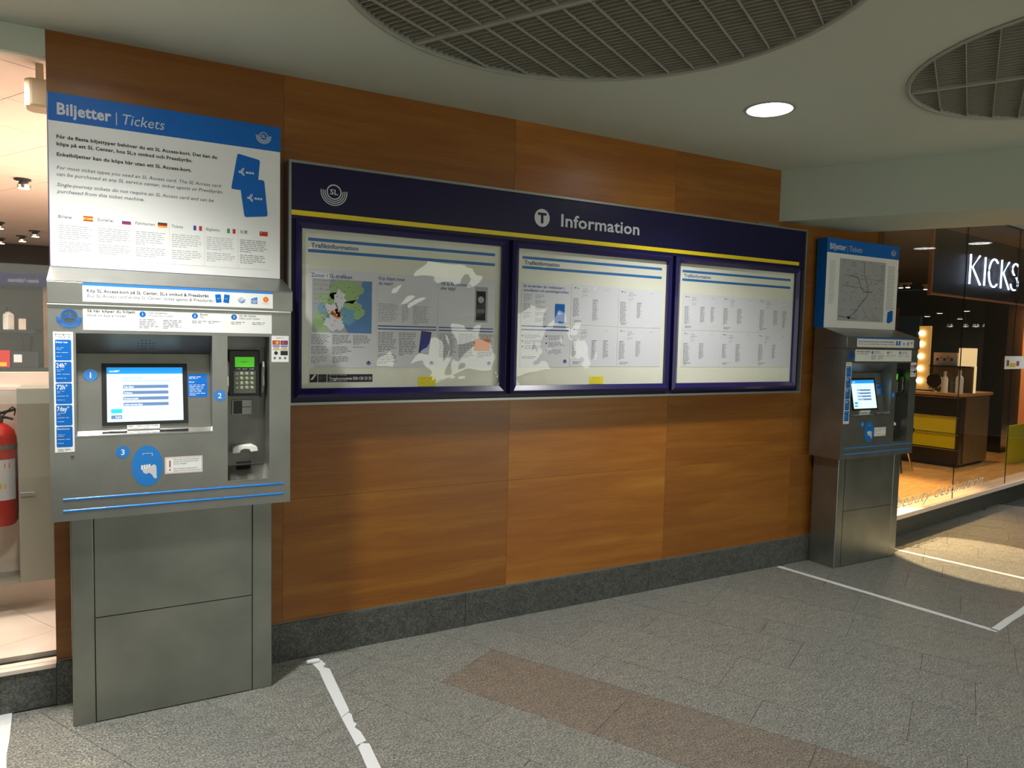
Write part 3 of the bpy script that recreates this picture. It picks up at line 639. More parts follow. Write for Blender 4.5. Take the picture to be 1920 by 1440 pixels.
# payment recess
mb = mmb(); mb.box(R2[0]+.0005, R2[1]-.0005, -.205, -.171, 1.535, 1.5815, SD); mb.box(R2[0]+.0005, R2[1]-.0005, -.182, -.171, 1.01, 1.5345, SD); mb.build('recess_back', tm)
mb = mmb(); mb.xprism([(-.172, 1.0095), (-.182, 1.0095), (-.302, .9665), (-.302, .9625), (-.172, .9655)], R2[0]-.003, R2[1]+.003, M['chrome']); mb.build('tray', tm)
mb = mmb(); mb.box(.462, .590, -.235, -.1825, 1.322, 1.522, M['black']); tmn = mb.build('card_terminal', tm, bevel=.004)
mb = mmb(); mb.box(.482, .572, -.2385, -.2352, 1.335, 1.432, M['steeldark']); mb.build('keypad_plate', tmn)
mb = mmb(); mb.q(.487, .567, 1.448, 1.492, -.2358, M['lcd']); mb.build('display', tmn)
mb = mmb()
for k, s in enumerate(('PRESS', 'KORT', 'AVBR')): T(mb, s, .490+k*.028, 1.438, .004, -.2357, M['letter'], w=.02)
T(mb, '12:04', .511, 1.468, .006, -.2362, M['ink'], w=.024); mb.build('lettering', tmn)
for r_ in range(4):
    for c_ in range(4):
        mb = mmb(); mb.lathe([(0, -.0045), (.0062, -.004), (.0078, 0)], (.4935+c_*.0213, -.2385, 1.4195-r_*.0203), M['key'], 12, 'y'); mb.build('key', tmn, smooth=True)
for sx in (0, 1):
    pr = []
    x0 = .455 if sx == 0 else .602
    mb = mmb(); pts = [(-.19, 1.31), (-.24, 1.335), (-.262, 1.37), (-.258, 1.41), (-.264, 1.45), (-.255, 1.475), (-.235, 1.468), (-.19, 1.46)]
    mb.xprism(pts, x0-.004, x0+.005, M['chrome' if sx == 0 else 'alu']); mb.build('privacy_shield', tm, bevel=.003)
mb = mmb(); mb.box(.481, .566, -.190, -.1821, 1.236, 1.302, M['alu']); cs = mb.build('card_slot', tm, bevel=.002)
mb = mmb(); mb.box(.487, .523, -.1935, -.1903, 1.240, 1.298, M['black']); mb.box(.5235, .560, -.1915, -.1903, 1.268, 1.271, M['black']); mb.build('slot_mouth', cs)
mb = mmb(); prof = [(.476, 1.072), (.480, 1.098), (.50, 1.106), (.56, 1.105), (.580, 1.095), (.583, 1.076), (.552, 1.074), (.548, 1.084), (.528, 1.088), (.512, 1.084), (.506, 1.072)]
mb.yprism(prof, -.235, -.1821, M['ivory']); mb.build('coin_cup', tm, bevel=.003)
mb = mmb(); mb.box(.50, .56, -.20, -.1821, 1.018, 1.024, M['black']); mb.build('coin_slot', tm)
# flat signs on the face
def plate(x0, x1, z0, z1, y, m, name, par=tm, th=.001, r=0):
    mb = mmb()
    if r: mb.yprism(rrect(x0, x1, z0, z1, r), y-th, y, m)
    else: mb.box(x0, x1, y-th, y, z0, z1, m)
    return mb.build(name, par)
FY = HF-.0003
p = plate(-.075, .628, 1.595, 1.684, FY, M['white'], 'guide_strip'); y = FY-.0014; mb = mmb()
T(mb, 'Så här köper du biljett:', -.061, 1.664, .0105, y, M['ink'], w=.167, bold=.022); T(mb, 'How to buy a ticket:', -.061, 1.648, .0105, y, M['inkgrey'], w=.135, shear=.2, bold=.008)
for x, s, a, b in ((.130, '1', 'Välj biljettyp', 'Choose your ticket'), (.322, '2', 'Betala', 'Pay'), (.474, '3', 'Ta din biljett', 'Claim your ticket')):
    mb.disc(x, 1.662, .0115, y, M['blue'], 20); T(mb, s, x, 1.657, .010, y-.0003, M['letter'], bold=.02, anchor='c')
    T(mb, a, x+.020, 1.665, .008, y, M['ink'], w=.011*len(a)*.45); T(mb, b, x+.020, 1.654, .008, y, M['inkgrey'], w=.011*len(b)*.45, shear=.2)
    n_ = 6 if s == '1' else 2
    para(mb, x-.012, 1.642, .072, n_, .0065, y, M['inkgrey'], thick=.0022); para(mb, x+.073 if s != '2' else x+.052, 1.642, .072 if s != '2' else .05, n_, .0065, y, M['inkgrey'], thick=.0022)
mb.build('lettering', p)
p = plate(-.174, -.109, 1.123, 1.586, FY, M['white'], 'ticket_guide'); y = FY-.0014; mb = mmb()
T(mb, 'Biljettguide', -.168, 1.5735, .007, y, M['ink'], w=.05); T(mb, 'Ticket guide', -.168, 1.5635, .007, y, M['inkgrey'], w=.05, shear=.2)
for k, (s, h) in enumerate((('Enkel resa', .007), ('24h*', .017), ('72h*', .017), ('7day*', .017), ('Blankaxess', .005))):
    z1 = 1.556-k*.0835; z0 = z1-.079; mb.yprism(rrect(-.168, -.115, z0, z1, .005), y-.0001, y+.0002, M['blue'])
    T(mb, s, -.165, z1-.006-h, h, y-.0004, M['letter'], w=(.038, .034, .036, .040, .040)[k], bold=.02)
    para(mb, -.164, z1-.030, .03, 2, .006, y-.0004, M['letgrey'], thick=.0016); para(mb, -.164, z1-.048, .045, 2, .015, y-.0004, M['letgrey'], thick=.0018)
para(mb, -.165, 1.136, .045, 3, .004, y, M['inkgrey'], thick=.0013); mb.build('lettering', p)
# emblem in relief
mb = mmb(); c = (-.120, 1.640); mb.lathe([(0, -.002), (.026, -.002), (.026, 0)], (c[0], FY, c[1]+.005), M['steeldark'], 28, 'y'); em = mb.build('emblem', tm)
mb = mmb()
for r0, r1 in ((.024, .029),): mb.arc(c[0], c[1]+.005, r0, r1, 0, 360, FY-.003, M['blue'], 30)
for r0, r1 in ((.031, .034), (.036, .039), (.041, .0435)): mb.arc(c[0], c[1]+.003, r0, r1, 180, 360, FY-.003, M['blue'], 20)
T(mb, 'SL', c[0], c[1]-.002, .019, FY-.0032, M['blue'], w=.032, bold=.03, anchor='c'); mb.build('lettering', em)
p = plate(.627, .700, 1.473, 1.587, FY, M['white'], 'payment_sticker'); y = FY-.0014; mb = mmb()
for r_, row in enumerate(((('red', 'gold'), ('frblue', 'red')), (('white', 'frblue'), ('white', 'frblue')), (('white', 'ink'), ('ink', 'inkgrey')))):
    for c_, (m1, m2) in enumerate(row):
        x0 = .631+c_*.034; z1 = 1.567-r_*.0225; mb.q(x0, x0+.031, z1-.019, z1, y, M[m1])
        if r_ == 0: mb.disc(x0+.011, z1-.0095, .007, y-.0002, M['label'], 14); mb.disc(x0+.020, z1-.0095, .007, y-.0003, M[m2], 14)
        if r_ == 1: mb.q(x0, x0+.031, z1-.004, z1, y-.0002, M['frblue']); mb.q(x0, x0+.031, z1-.019, z1-.0155, y-.0002, M['gold']); T(mb, 'VISA', x0+.003, z1-.0135, .0075, y-.0002, M['frblue'], w=.025, shear=.2, bold=.02)
        if r_ == 2 and c_ == 0: mb.disc(x0+.015, z1-.0095, .008, y-.0002, M['ink'], 14)
for k in range(3): mb.q(.636+k*.022, .645+k*.022, 1.486, 1.495, y, M['inkgrey'])
T(mb, 'Betala med', .648, 1.576, .004, y, M['ink'], w=.03); mb.build('print', p)
mb = mmb(); mb.yprism([(.142+.0565*cos(2*pi*i/36), 1.051+.083*sin(2*pi*i/36)) for i in range(36)], FY-.001, FY, M['bluetape']); ov = mb.build('oval_sign', tm)
mb = mmb(); y = FY-.0013
mb.q(.125, .161, 1.101, 1.103, y, M['letgrey']); mb.q(.125, .127, 1.096, 1.101, y, M['letgrey']); mb.q(.159, .161, 1.09, 1.101, y, M['letgrey'])
mb.build('card_symbol', ov); mb = mmb()
mb.poly([(.152, 1.048), (.166, 1.056), (.174, 1.05), (.176, .998), (.166, .999), (.158, 1.015), (.148, 1.022), (.136, 1.018), (.126, 1.026), (.124, 1.036), (.134, 1.046)], y, M['letgrey'])
for k in range(4): mb.yprism(rrect(.119+k*.009, .126+k*.009, 1.036+k*.003, 1.055+k*.001, .003), y-.0003, y, M['letter'])
mb.build('hand_symbol', ov)
p = plate(.206, .348, 1.012, 1.081, FY, M['white'], 'reminder_notice'); y = FY-.0014; mb = mmb()
for a in ((.209, .345, 1.0145, 1.0155), (.209, .345, 1.0775, 1.0785), (.209, .210, 1.0145, 1.0785), (.344, .345, 1.0145, 1.0785)): mb.q(*a, y, M['red'])
mb.q(.222, .227, 1.040, 1.067, y, M['red']); mb.disc(.2245, 1.028, .003, y, M['ink'], 10)
for k, s in enumerate(('Glöm inte att lämna biljetten', 'på ditt SL Access-kort efter', 'du har betalat!', None, "Don't forget to add on your", 'ticket to your SL Access card!')):
    if s: T(mb, s, .238, 1.068-k*.0088-(.003 if k > 3 else 0), .0048, y, M['ink'], w=.0034*len(s), shear=.2)
mb.build('lettering', p)
for z in (.9365, .8915):
    mb = mmb(); n = 8; mb.add([(x, HF-.0002-.0035*sin(pi*i/n), z+.0052*cos(pi*i/n)) for x in (-.150, .680) for i in range(n+1)],
        [(i, i+1, n+2+i, n+1+i) for i in range(n)]+[list(range(n+1)), list(range(n+1, 2*n+2))], M['bluetape']); mb.build('blue_stripe', tm, smooth=True)
mb = mmb(); mb.lathe([(0, -.003), (.005, -.003), (.006, 0)], (-.117, FY, 1.104), M['steeldark'], 12, 'y'); mb.build('lock', tm)
# fascia and hood
mb = mmb(); mb.box(HX0-.001, HX1+.006, -.312, -.024, 1.6937, 1.776, S); fa = mb.build('fascia', tm, bevel=.0015)
mb = mmb(); mb.xprism([(-.312, 1.7765), (-.312, 1.779), (-.101, 1.846), (-.024, 1.846), (-.024, 1.7765)], HX0-.001, HX1+.006, M['steel']); mb.build('hood', tm)
p = plate(-.075, .630, 1.7035, 1.7755, -.3122, M['white'], 'shop_strip'); y = -.3136; mb = mmb()
mb.q(-.075, .630, 1.7655, 1.7755, y, M['bluetape'])
T(mb, 'Köp SL Access-kort på SL Center, SL:s ombud & Pressbyrån', -.061, 1.740, .0125, y, M['ink'], w=.435, bold=.022); T(mb, 'Buy SL Access card at the SL Center, ticket agents & Pressbyrån', -.061, 1.721, .0125, y, M['inkgrey'], w=.452, shear=.2, bold=.008); mb.build('lettering', p)
mb = mmb()
for dx, dz, r in ((.402, 1.719, .12), (.430, 1.722, -.12)):
    pts = [(0, 0), (.022, 0), (.022, .034), (0, .034)]; mb.poly([(dx+a*cos(r)-b*sin(r), dz+a*sin(r)+b*cos(r)) for a, b in pts], y-(.0002 if r < 0 else 0), M['blue'])
mb.q(.406, .416, 1.736, 1.7375, y-.0006, M['letter']); mb.q(.436, .446, 1.736, 1.7375, y-.0006, M['letter']); mb.q(.466, .4665, 1.715, 1.757, y, M['inkpale'])
sl_logo(mb, .502, 1.735, .014, y, M['bluetape']); mb.poly([(.541, 1.722), (.566, 1.721), (.566, 1.750), (.541, 1.742)], y, M['bluetape']); sl_logo(mb, .554, 1.733, .009, y-.0004, M['letter'])
mb.disc(.601, 1.741, .012, y, M['orange'], 20); T(mb, 'P', .601, 1.735, .010, y-.0003, M['gold'], bold=.01, anchor='c'); T(mb, 'Pressbyrån', .585, 1.722, .004, y, M['orange'], w=.032); mb.build('icons', p)
# sign box
NZ0, NZ1, NY = 1.8461, 2.530, -.10
mb = mmb(); mb.box(HX0, HX1-.004, NY, -.012, NZ0, NZ1, M['blue']); sg = mb.build('sign_box', tm, bevel=.001)
mb = mmb(); mb.q(HX0+.0015, HX1-.0055, NZ0+.0015, 2.420, NY-.0008, M['white']); mb.build('white_face', sg)
mb = mmb(); y = NY-.0008
T(mb, 'Biljetter', -.158, 2.448, .044, y, M['letgrey'], w=.189, bold=.03); mb.build('lettering', sg); mb = mmb(); mb.q(.0475, .0510, 2.436, 2.487, y, M['letgrey']); T(mb, 'Tickets', .072, 2.444, .042, y, M['letgrey'], w=.156, shear=.2); mb.build('lettering', sg)
mb = mmb(); sl_logo(mb, .630, 2.475, .030, y, M['letgrey']); mb.build('logo', sg)
# machine copied for the far one before the poster content goes on
tm2 = copy_tree(tm)
tm2['label'] = 'far steel ticket machine with railway map on its sign, right of the information board'
tm2.location = (4.905, -.005, 0); tm2.scale = (.935, .935, .935)
far_sign = [o for o in tm2.children if o.name.startswith('sign_box')][0]
y = NY-.0016; mb = mmb()
for z, s, w_ in ((2.353, 'För de flesta biljettyper behöver du ett SL Access-kort. Det kan du', .595), (2.325, 'köpa på ett SL Center, hos SL:s ombud och Pressbyrån.', .496), (2.284, 'Enkelbiljetter kan du köpa här utan ett SL Access-kort.', .492)):
    T(mb, s, -.161, z, .0135, y, M['ink'], w=w_, bold=.028)
for z, s, w_ in ((2.232, 'For most ticket types you need an SL Access card. The SL Access card', .613), (2.206, 'can be purchased at any SL service center, ticket agents or Pressbyrån.', .620), (2.165, 'Single-journey tickets do not require an SL Access card and can be', .582), (2.139, 'purchased from this ticket machine.', .310)):
    T(mb, s, -.162, z, .0135, y, M['inkgrey'], w=w_, shear=.22, bold=.006)
mb.build('lettering', sg)
mb = mmb()
for pts, q in (([(.519, 2.389), (.615, 2.372), (.602, 2.229), (.492, 2.231)], (.523, 2.306)), ([(.525, 2.284), (.633, 2.285), (.648, 2.126), (.548, 2.113)], (.559, 2.196))):
    cc = (sum(p_[0] for p_ in pts)/4, sum(p_[1] for p_ in pts)/4); yy = y-(.0008 if q[1] < 2.3 else .0004); rp = []
    for i in range(4):
        a, b, c_ = Vector(pts[i-1]), Vector(pts[i]), Vector(pts[(i+1) % 4]); d1 = (a-b).normalized()*.008; d2 = (c_-b).normalized()*.008
        rp += [tuple(b+d1), tuple(b+(d1+d2)*.29), tuple(b+d2)]
    mb.poly(rp, yy, M['blue']); access(mb, *q, .066, yy-.0004, M['letter'])
mb.build('card_pictures', sg)
heads = (('Billete', -.159, .045), ('Билеты', -.022, .055), ('Fahrkarten', .115, .072), ('Tickets', .252, .045), ('Biglietto', .390, .055), ('车票', .529, .032))
fl = [(-.073, -.039), (.065, .098), (.199, .235), (.338, .372), (.475, .510), (.613, .648)]
mb = mmb()
for (s, x, w_), (f0, f1) in zip(heads, fl):
    T(mb, s, x, 2.040, .012, y, M['inkgrey'], w=w_); k = s; z0, z1 = 2.036, 2.056; h = z1-z0
    H = lambda a, b, m_: mb.q(f0, f1, z0+h*a, z0+h*b, y, M[m_]); V = lambda a, b, m_: mb.q(f0+(f1-f0)*a, f0+(f1-f0)*b, z0, z1, y, M[m_])
    if k == 'Billete': H(0, .25, 'red'); H(.25, .75, 'gold'); H(.75, 1, 'red'); mb.disc(f0+.011, z0+h*.5, .0025, y-.0003, M['red'], 8)
    elif k == 'Билеты': H(0, .33, 'red'); H(.33, .66, 'frblue'); H(.66, 1, 'letter')
    elif k == 'Fahrkarten': H(0, .33, 'gold'); H(.33, .66, 'red'); H(.66, 1, 'ink')
    elif k == 'Tickets': V(0, .33, 'frblue'); V(.33, .66, 'letter'); V(.66, 1, 'red')
    elif k == 'Biglietto': V(0, .33, 'green'); V(.33, .66, 'letter'); V(.66, 1, 'red')
    else: V(0, 1, 'red'); mb.disc(f0+.007, z1-.006, .003, y-.0003, M['gold'], 6)
    para(mb, x, 2.012, .118, 7, .0085, y, M['inkpale'] if k != '车票' else M['inkgrey'], thick=.0022, rag=.15); para(mb, x, 1.945, .118, 5, .0085, y, M['inkpale'] if k != '车票' else M['inkgrey'], thick=.0022, rag=.15)
    mb.q(x-.009, x-.0084, 1.885, 2.058, y, M['inkpale'])
mb.q(-.168, .660, 1.884, 1.8848, y, M['inkpale']); mb.build('language_table', sg)
# far machine: railway map instead of text
mb = mmb(); rnd = random.Random(5)
mb.q(-.035, .535, 1.905, 2.385, y, M['mapgrey']); yy = y-.0004
def ln(pts, w_, m_):
    for a, b in zip(pts[:-1], pts[1:]):
        d = Vector((b[0]-a[0], b[1]-a[1])); n_ = Vector((-d.y, d.x)).normalized()*w_/2
        mb.poly([(a[0]+n_.x, a[1]+n_.y), (b[0]+n_.x, b[1]+n_.y), (b[0]-n_.x, b[1]-n_.y), (a[0]-n_.x, a[1]-n_.y)], yy, M[m_])
ln([(.26, 2.375), (.27, 2.27), (.31, 2.20), (.33, 2.15), (.31, 2.10), (.25, 2.05), (.18, 1.98), (.10, 1.93)], .005, 'ink'); ln([(.08, 2.26), (.19, 2.25), (.23, 2.18), (.27, 2.14), (.38, 2.14)], .005, 'ink')
ln([(0, 2.18), (.22, 2.17), (.33, 2.15)], .004, 'inkgrey'); ln([(.20, 2.24), (.30, 2.24), (.40, 2.24), (.50, 2.24), (.50, 2.33)], .003, 'inkgrey'); ln([(-.02, 1.94), (.1, 1.93), (.2, 1.925)], .004, 'ink'); ln([(.26, 2.02), (.31, 1.95), (.37, 1.92), (.49, 1.92)], .003, 'inkgrey')
blob(mb, .10, 1.93, .018, .012, yy, M['ink'], 10)
for k in range(150): a = rnd.uniform(-.02, .50); b = rnd.uniform(1.92, 2.37); mb.q(a, a+rnd.uniform(.01, .035), b, b+.0035, yy, M['inkgrey'])
para(mb, -.15, 2.36, .075, 24, .014, y, M['inkpale'], thick=.004); para(mb, .565, 2.36, .10, 26, .014, y, M['inkgrey'], thick=.004, rag=.1)
mb.poly([(.59, 1.99), (.625, 2.0), (.63, 2.01), (.66, 2.0), (.662, 1.92), (.62, 1.90), (.585, 1.905)], y, M['blue'])
mb.build('railway_map', far_sign)

# ================================================================ FLOOR TAPES
def tape_strip(p0, p1, w_, label, jag=.004, seed=1, seg=.12):
    rn = random.Random(seed); a = Vector(p0); b = Vector(p1); d = (b-a); L_ = d.length; d.normalize(); n_ = Vector((-d.y, d.x)); k = max(2, int(L_/seg)); vs = []
    for i in range(k+1):
        c_ = a+d*(L_*i/k); o1 = w_/2+rn.uniform(-jag, jag)*.7; o2 = w_/2+rn.uniform(-jag, jag)*.7
        vs += [tuple(c_+n_*o1)+(.0010,), tuple(c_-n_*o2)+(.0010,)]
    mb = MB((p0[0], p0[1], 0)); m_ = len(vs); vs2 = [(x, y_, .0002) for x, y_, z in vs]
    mb.add(vs+vs2, [(2*i, 2*i+1, 2*i+3, 2*i+2) for i in range(k)]+[(m_+2*i, m_+2*i+2, m_+2*i+3, m_+2*i+1) for i in range(k)]
           +[(2*i, 2*i+2, m_+2*i+2, m_+2*i) for i in range(k)]+[(2*i+1, m_+2*i+1, m_+2*i+3, 2*i+3) for i in range(k)]+[(0, m_, m_+1, 1), (2*k, 2*k+1, m_+2*k+1, m_+2*k)], M['tape'])
    o = mb.build('floor_tape', loc=(p0[0], p0[1], 0)); tag(o, label, 'floor tape', group='white queue tapes on the floor'); return o
t1 = thing('floor_tape', 'torn white floor tape with a curled end, right of the near ticket machine', 'floor tape', (.88, -.09, 0), group='white queue tapes on the floor')
def piece(pts, name='strip'):
    mb = MB((.88, -.09, 0)); mb.prism(pts, .0002, .0013, M['tape']); mb.build(name, t1)
piece([(.857, -.10), (.905, -.085), (.913, -.14), (.895, -.165), (.918, -.20), (.888, -.62), (.880, -.63), (.842, -.66), (.860, -.30), (.868, -.20)])
piece([(.842, -.664), (.880, -.634), (.887, -.655), (.877, -.72), (.885, -.735), (.868, -.76), (.880, -.80), (.880, -.875), (.836, -.89), (.838, -.80)])
piece([(.838, -.905), (.858, -.885), (.884, -.90), (.866, -1.15), (.852, -1.75), (.806, -1.75), (.818, -1.15)])
mb = MB((.88, -.09, 0)); mb.lathe([(.0, -.032), (.009, -.03), (.011, 0), (.009, .03), (0, .032)], (.862, -.105, .011), M['tape'], 12, 'x'); mb.build('curled_end', t1, smooth=True)
tape_strip((4.212, -.035), (4.396, -1.415), .042, 'white floor tape running out from the wall under the right end of the board', seed=2)
tape_strip((4.400, -1.395), (5.66, -1.17), .042, 'white floor tape parallel to the wall in front of the far ticket machine', seed=3)
tape_strip((5.415, -.06), (5.630, -1.16), .042, 'white floor tape through the warm light patch beyond the far ticket machine', seed=4)
tape_strip((-.384, .015), (-.350, -.62), .050, 'white floor tape at the far left beside the near ticket machine', seed=5)

# ================================================================ SHOP ON THE LEFT
mb = MB(); mb.box(-4, XL-.001, -.012, .10, 0, .165, M['plinth']); struct(mb.build('baseboard_left'))
mb = MB(); mb.box(-4, XL-.001, -.02, .06, .1655, .182, M['shopwall']); struct(mb.build('trim_2'))
mb = MB(); mb.box(-4, XL-.001, .012, .024, .1825, 2.69, M['glass']); w1 = struct(mb.build('window_1'))
mb = MB(); mb.box(-4, XL-.001, .0, .06, 2.691, 2.7995, M['ceiling']); struct(mb.build('trim_3'))
mb = MB(); mb.box(-4, .1, .141, 9.2, .05, .158, M['joint']); sf = struct(mb.build('floor_shop'))
hpL = [(1, 0, -2.6), (-1, 0, .0), (0, 1, .142), (0, -1, -3.2)]
for i in range(-3, 14):
    for j in range(-8, 10):
        p = clip([G(-(i+1)*.45+.001, j*.45+.001), G(-i*.45-.001, j*.45+.001), G(-i*.45-.001, (j+1)*.45-.001), G(-(i+1)*.45+.001, (j+1)*.45-.001)], hpL)
        if p and area(p) > .01: mb = MB(); mb.prism(p, .159, .18, M['shopfloor']); mb.build('floor_tile', sf)
mb = MB(); mb.box(-4, .1, .062, 9.2, 2.81, 2.85, M['darkshop']); scl = struct(mb.build('ceiling_shop'))
hpC = [(1, 0, -2.6), (-1, 0, .05), (0, 1, .062), (0, -1, -9.1)]
for i in range(-2, 20):
    for j in range(-8, 10):
        p = clip([G(-(i+1)*.6+.003, j*.6+.153), G(-i*.6-.003, j*.6+.153), G(-i*.6-.003, (j+1)*.6+.147), G(-(i+1)*.6+.003, (j+1)*.6+.147)], hpC)
        if p and area(p) > .02: mb = MB(); mb.prism(p, 2.79, 2.80, M['shopceil']); mb.build('ceiling_tile', scl)
mb = MB(); mb.box(-4.1, .1, 9.21, 9.3, .18, 2.8, M['darkshop']); mb.box(-4.1, -4.01, .03, 9.2, .18, 2.8, M['shopwall']); mb.box(.101, .18, .15, 9.2, .18, 2.8, M['shopwall']); struct(mb.build('wall_shop'))
# low white partition with a display case on top
mb = MB((-1.2, .85, .18)); mb.box(-2.5, .0, .85, 1.45, .1805, 1.372, M['shopwall']); tag(mb.build('partition', loc=(-1.2, .85, .18)), 'pale low partition inside the shop behind the left glass', 'partition')
dc = thing('display_case', 'dark shop display case on the pale partition behind the left glass', 'display case', (-.8, 1.15, 1.373)); OD = (-.8, 1.15, 1.373)
z0, z1 = 1.373, 1.915
mb = MB(OD); mb.box(-1.5, -.17, 1.41, 1.43, z0, z1, M['shopwall']); mb.build('back_panel', dc)
mb = MB(OD); mb.box(-1.5, -.17, .9, 1.43, z1-.105, z1, M['darkgloss']); mb.box(-1.5, -.17, .9, 1.409, z0, z0+.02, M['darkgloss']); mb.box(-.279, -.17, .9, 1.409, z0+.0205, z1-.1055, M['brownlac']); mb.box(-1.5, -1.47, .9, 1.409, z0+.0205, z1-.1055, M['brownlac']); mb.build('carcass', dc)
mb = MB(OD); mb.box(-1.5, -.17, .886, .8995, z1-.104, z1-.045, M['navyhead']); hb = mb.build('header_strip', dc)
mb = MB(OD); T(mb, 'noitamrofnikifarT • noitamrofnI', -.425, z1-.088, .020, .8855, M['inkgrey'], w=.13, bold=.02); mb.build('lettering', hb)
mb = MB(OD); mb.box(-1.469, -.32, .95, 1.409, 1.572, 1.586, M['darkgloss']); mb.build('shelf', dc)
def bottle(name, c, r, h, m, label, cat='bottle', cap='ivory', group=None, sq=False):
    t = thing(name, label, cat, c, group=group)
    mb = MB(); n = 4 if sq else 16; mb.lathe([(0, 0), (r, 0), (r, h*.66), (r*.5, h*.76), (r*.35, h*.80), (0, h*.80)], (0, 0, 0), M[m], n); mb.build('body', t, smooth=not sq)
    mb = MB(); mb.lathe([(0, h*.8), (r*.42, h*.8), (r*.42, h), (0, h)], (0, 0, 0), M[cap], 12); mb.build('cap', t, smooth=True)
bottle('perfume_bottle', (-.435, .98, 1.5865), .024, .115, 'ivory', 'glass perfume bottle on the shelf of the dark display case, left glass', cap='darkgloss', sq=True)
mb = MB((-.375, .99, 1.587)); mb.box(-.392, -.360, .975, 1.005, 1.587, 1.644, M['shopwall']); mb.box(-.3925, -.3595, .9745, 1.0055, 1.6442, 1.650, M['darkgloss']); tag(mb.build('small_box', loc=(-.375, .99, 1.587)), 'small pale box with dark lid on the shelf of the dark display case', 'box')
mb = MB((-.355, .98, 1.394)); mb.lathe([(0, 0), (.012, 0), (.026, .165), (0, .165)], (-.355, .98, 1.394), M['black'], 14); tag(mb.build('tapered_tube', loc=(-.355, .98, 1.394), smooth=True), 'dark tapered tube standing in the lower bay of the display case', 'tube')
mb = MB((-.37, .94, 1.394)); mb.box(-.42, -.305, .915, .955, 1.394, 1.475, M['darkgloss']); mb.box(-.41, -.375, .9143, .9149, 1.42, 1.46, M['paper']); tag(mb.build('black_box', loc=(-.37, .94, 1.394)), 'black box with a pale square label in the lower bay of the display case', 'box')
mb = MB((-.455, .94, 1.394)); mb.box(-.50, -.426, .915, .955, 1.394, 1.480, M['red']); mb.box(-.49, -.44, .9143, .9149, 1.40, 1.42, M['gold']); tag(mb.build('red_box', loc=(-.455, .94, 1.394)), 'dark red box at the left edge of the lower bay of the display case', 'box')
# fire cabinet
fc = thing('fire_cabinet', 'grey fire cabinet with clear cover fixed to the pale partition behind the left glass', 'fire cabinet', (-.45, .85, .33)); OF = (-.45, .85, .33)
mb = MB(OF); mb.box(-.379, -.235, .66, .848, .345, 1.305, M['greybox']); sp_ = mb.build('side_box', fc, bevel=.004)
mb = MB(OF); mb.box(-.372, -.31, .652, .6595, .775, .795, M['alu']); mb.build('latch', sp_, bevel=.003)
mb = MB(OF); mb.box(-.68, -.38, .836, .848, .36, 1.30, M['shopwall']); mb.box(-.68, -.38, .66, .835, .345, .359, M['greybox']); mb.build('back_plate', fc)
mb = MB(OF)
for a in ((-.68, -.38, .66, .663, .362, 1.298), (-.68, -.677, .664, .835, .362, 1.298), (-.68, -.38, .664, .835, 1.294, 1.298)): mb.box(*a, M['clear'])
mb.build('clear_cover', fc)
fe = thing('fire_extinguisher', 'red fire extinguisher with paper labels inside the clear cabinet behind the left glass', 'fire extinguisher', (-.462, .755, .625)); OE = (0, 0, 0)
mb = MB(); mb.lathe([(0, .0), (.06, .0), (.072, .02), (.072, .43), (.062, .468), (.034, .495), (.016, .505), (0, .505)], OE, M['red'], 28); mb.build('body', fe, smooth=True)
mb = MB(); mb.lathe([(.0725, .38), (.0745, .38), (.0745, .40), (.0725, .40)], OE, M['alu'], 24); mb.box(-.03, .03, .07, .0795, .36, .42, M['alu']); mb.build('bracket', fe)
mb = MB(); mb.lathe([(.016, .505), (.019, .51), (.019, .54), (.0, .55)], OE, M['alu'], 14); mb.build('valve', fe, smooth=True)
mb = MB(); mb.tube([(-.03, 0, .545), (.02, 0, .555), (.07, 0, .57)], .007, M['black']); mb.tube([(-.02, 0, .53), (.03, 0, .53), (.06, 0, .52)], .006, M['black']); mb.build('handle', fe, smooth=True)
mb = MB(); mb.tube([(.02, -.02, .54), (.045, -.03, .57), (.06, -.03, .585), (.07, -.02, .57), (.065, -.01, .54)], .0035, M['black'], 6); mb.build('safety_pin', fe, smooth=True)
mb = MB(); n = 12; a0, a1 = radians(215), radians(335); rr = .0728
mb.add([(rr*cos(a0+(a1-a0)*i/n), rr*sin(a0+(a1-a0)*i/n), z) for i in range(n+1) for z in (.13, .33)], [(2*i, 2*i+2, 2*i+3, 2*i+1) for i in range(n)], M['paper'])
rr = .0733
for a, z, m_ in ((265, .30, 'orange'), (300, .30, 'orange'), (285, .20, 'gold')):
    a = radians(a); mb.add([(rr*cos(a+d/rr), rr*sin(a+d/rr), z+e_) for d, e_ in ((-.012, -.012), (.012, -.012), (.012, .012), (-.012, .012))], [(0, 1, 2, 3)], M[m_])
mb.build('paper_label', fe)
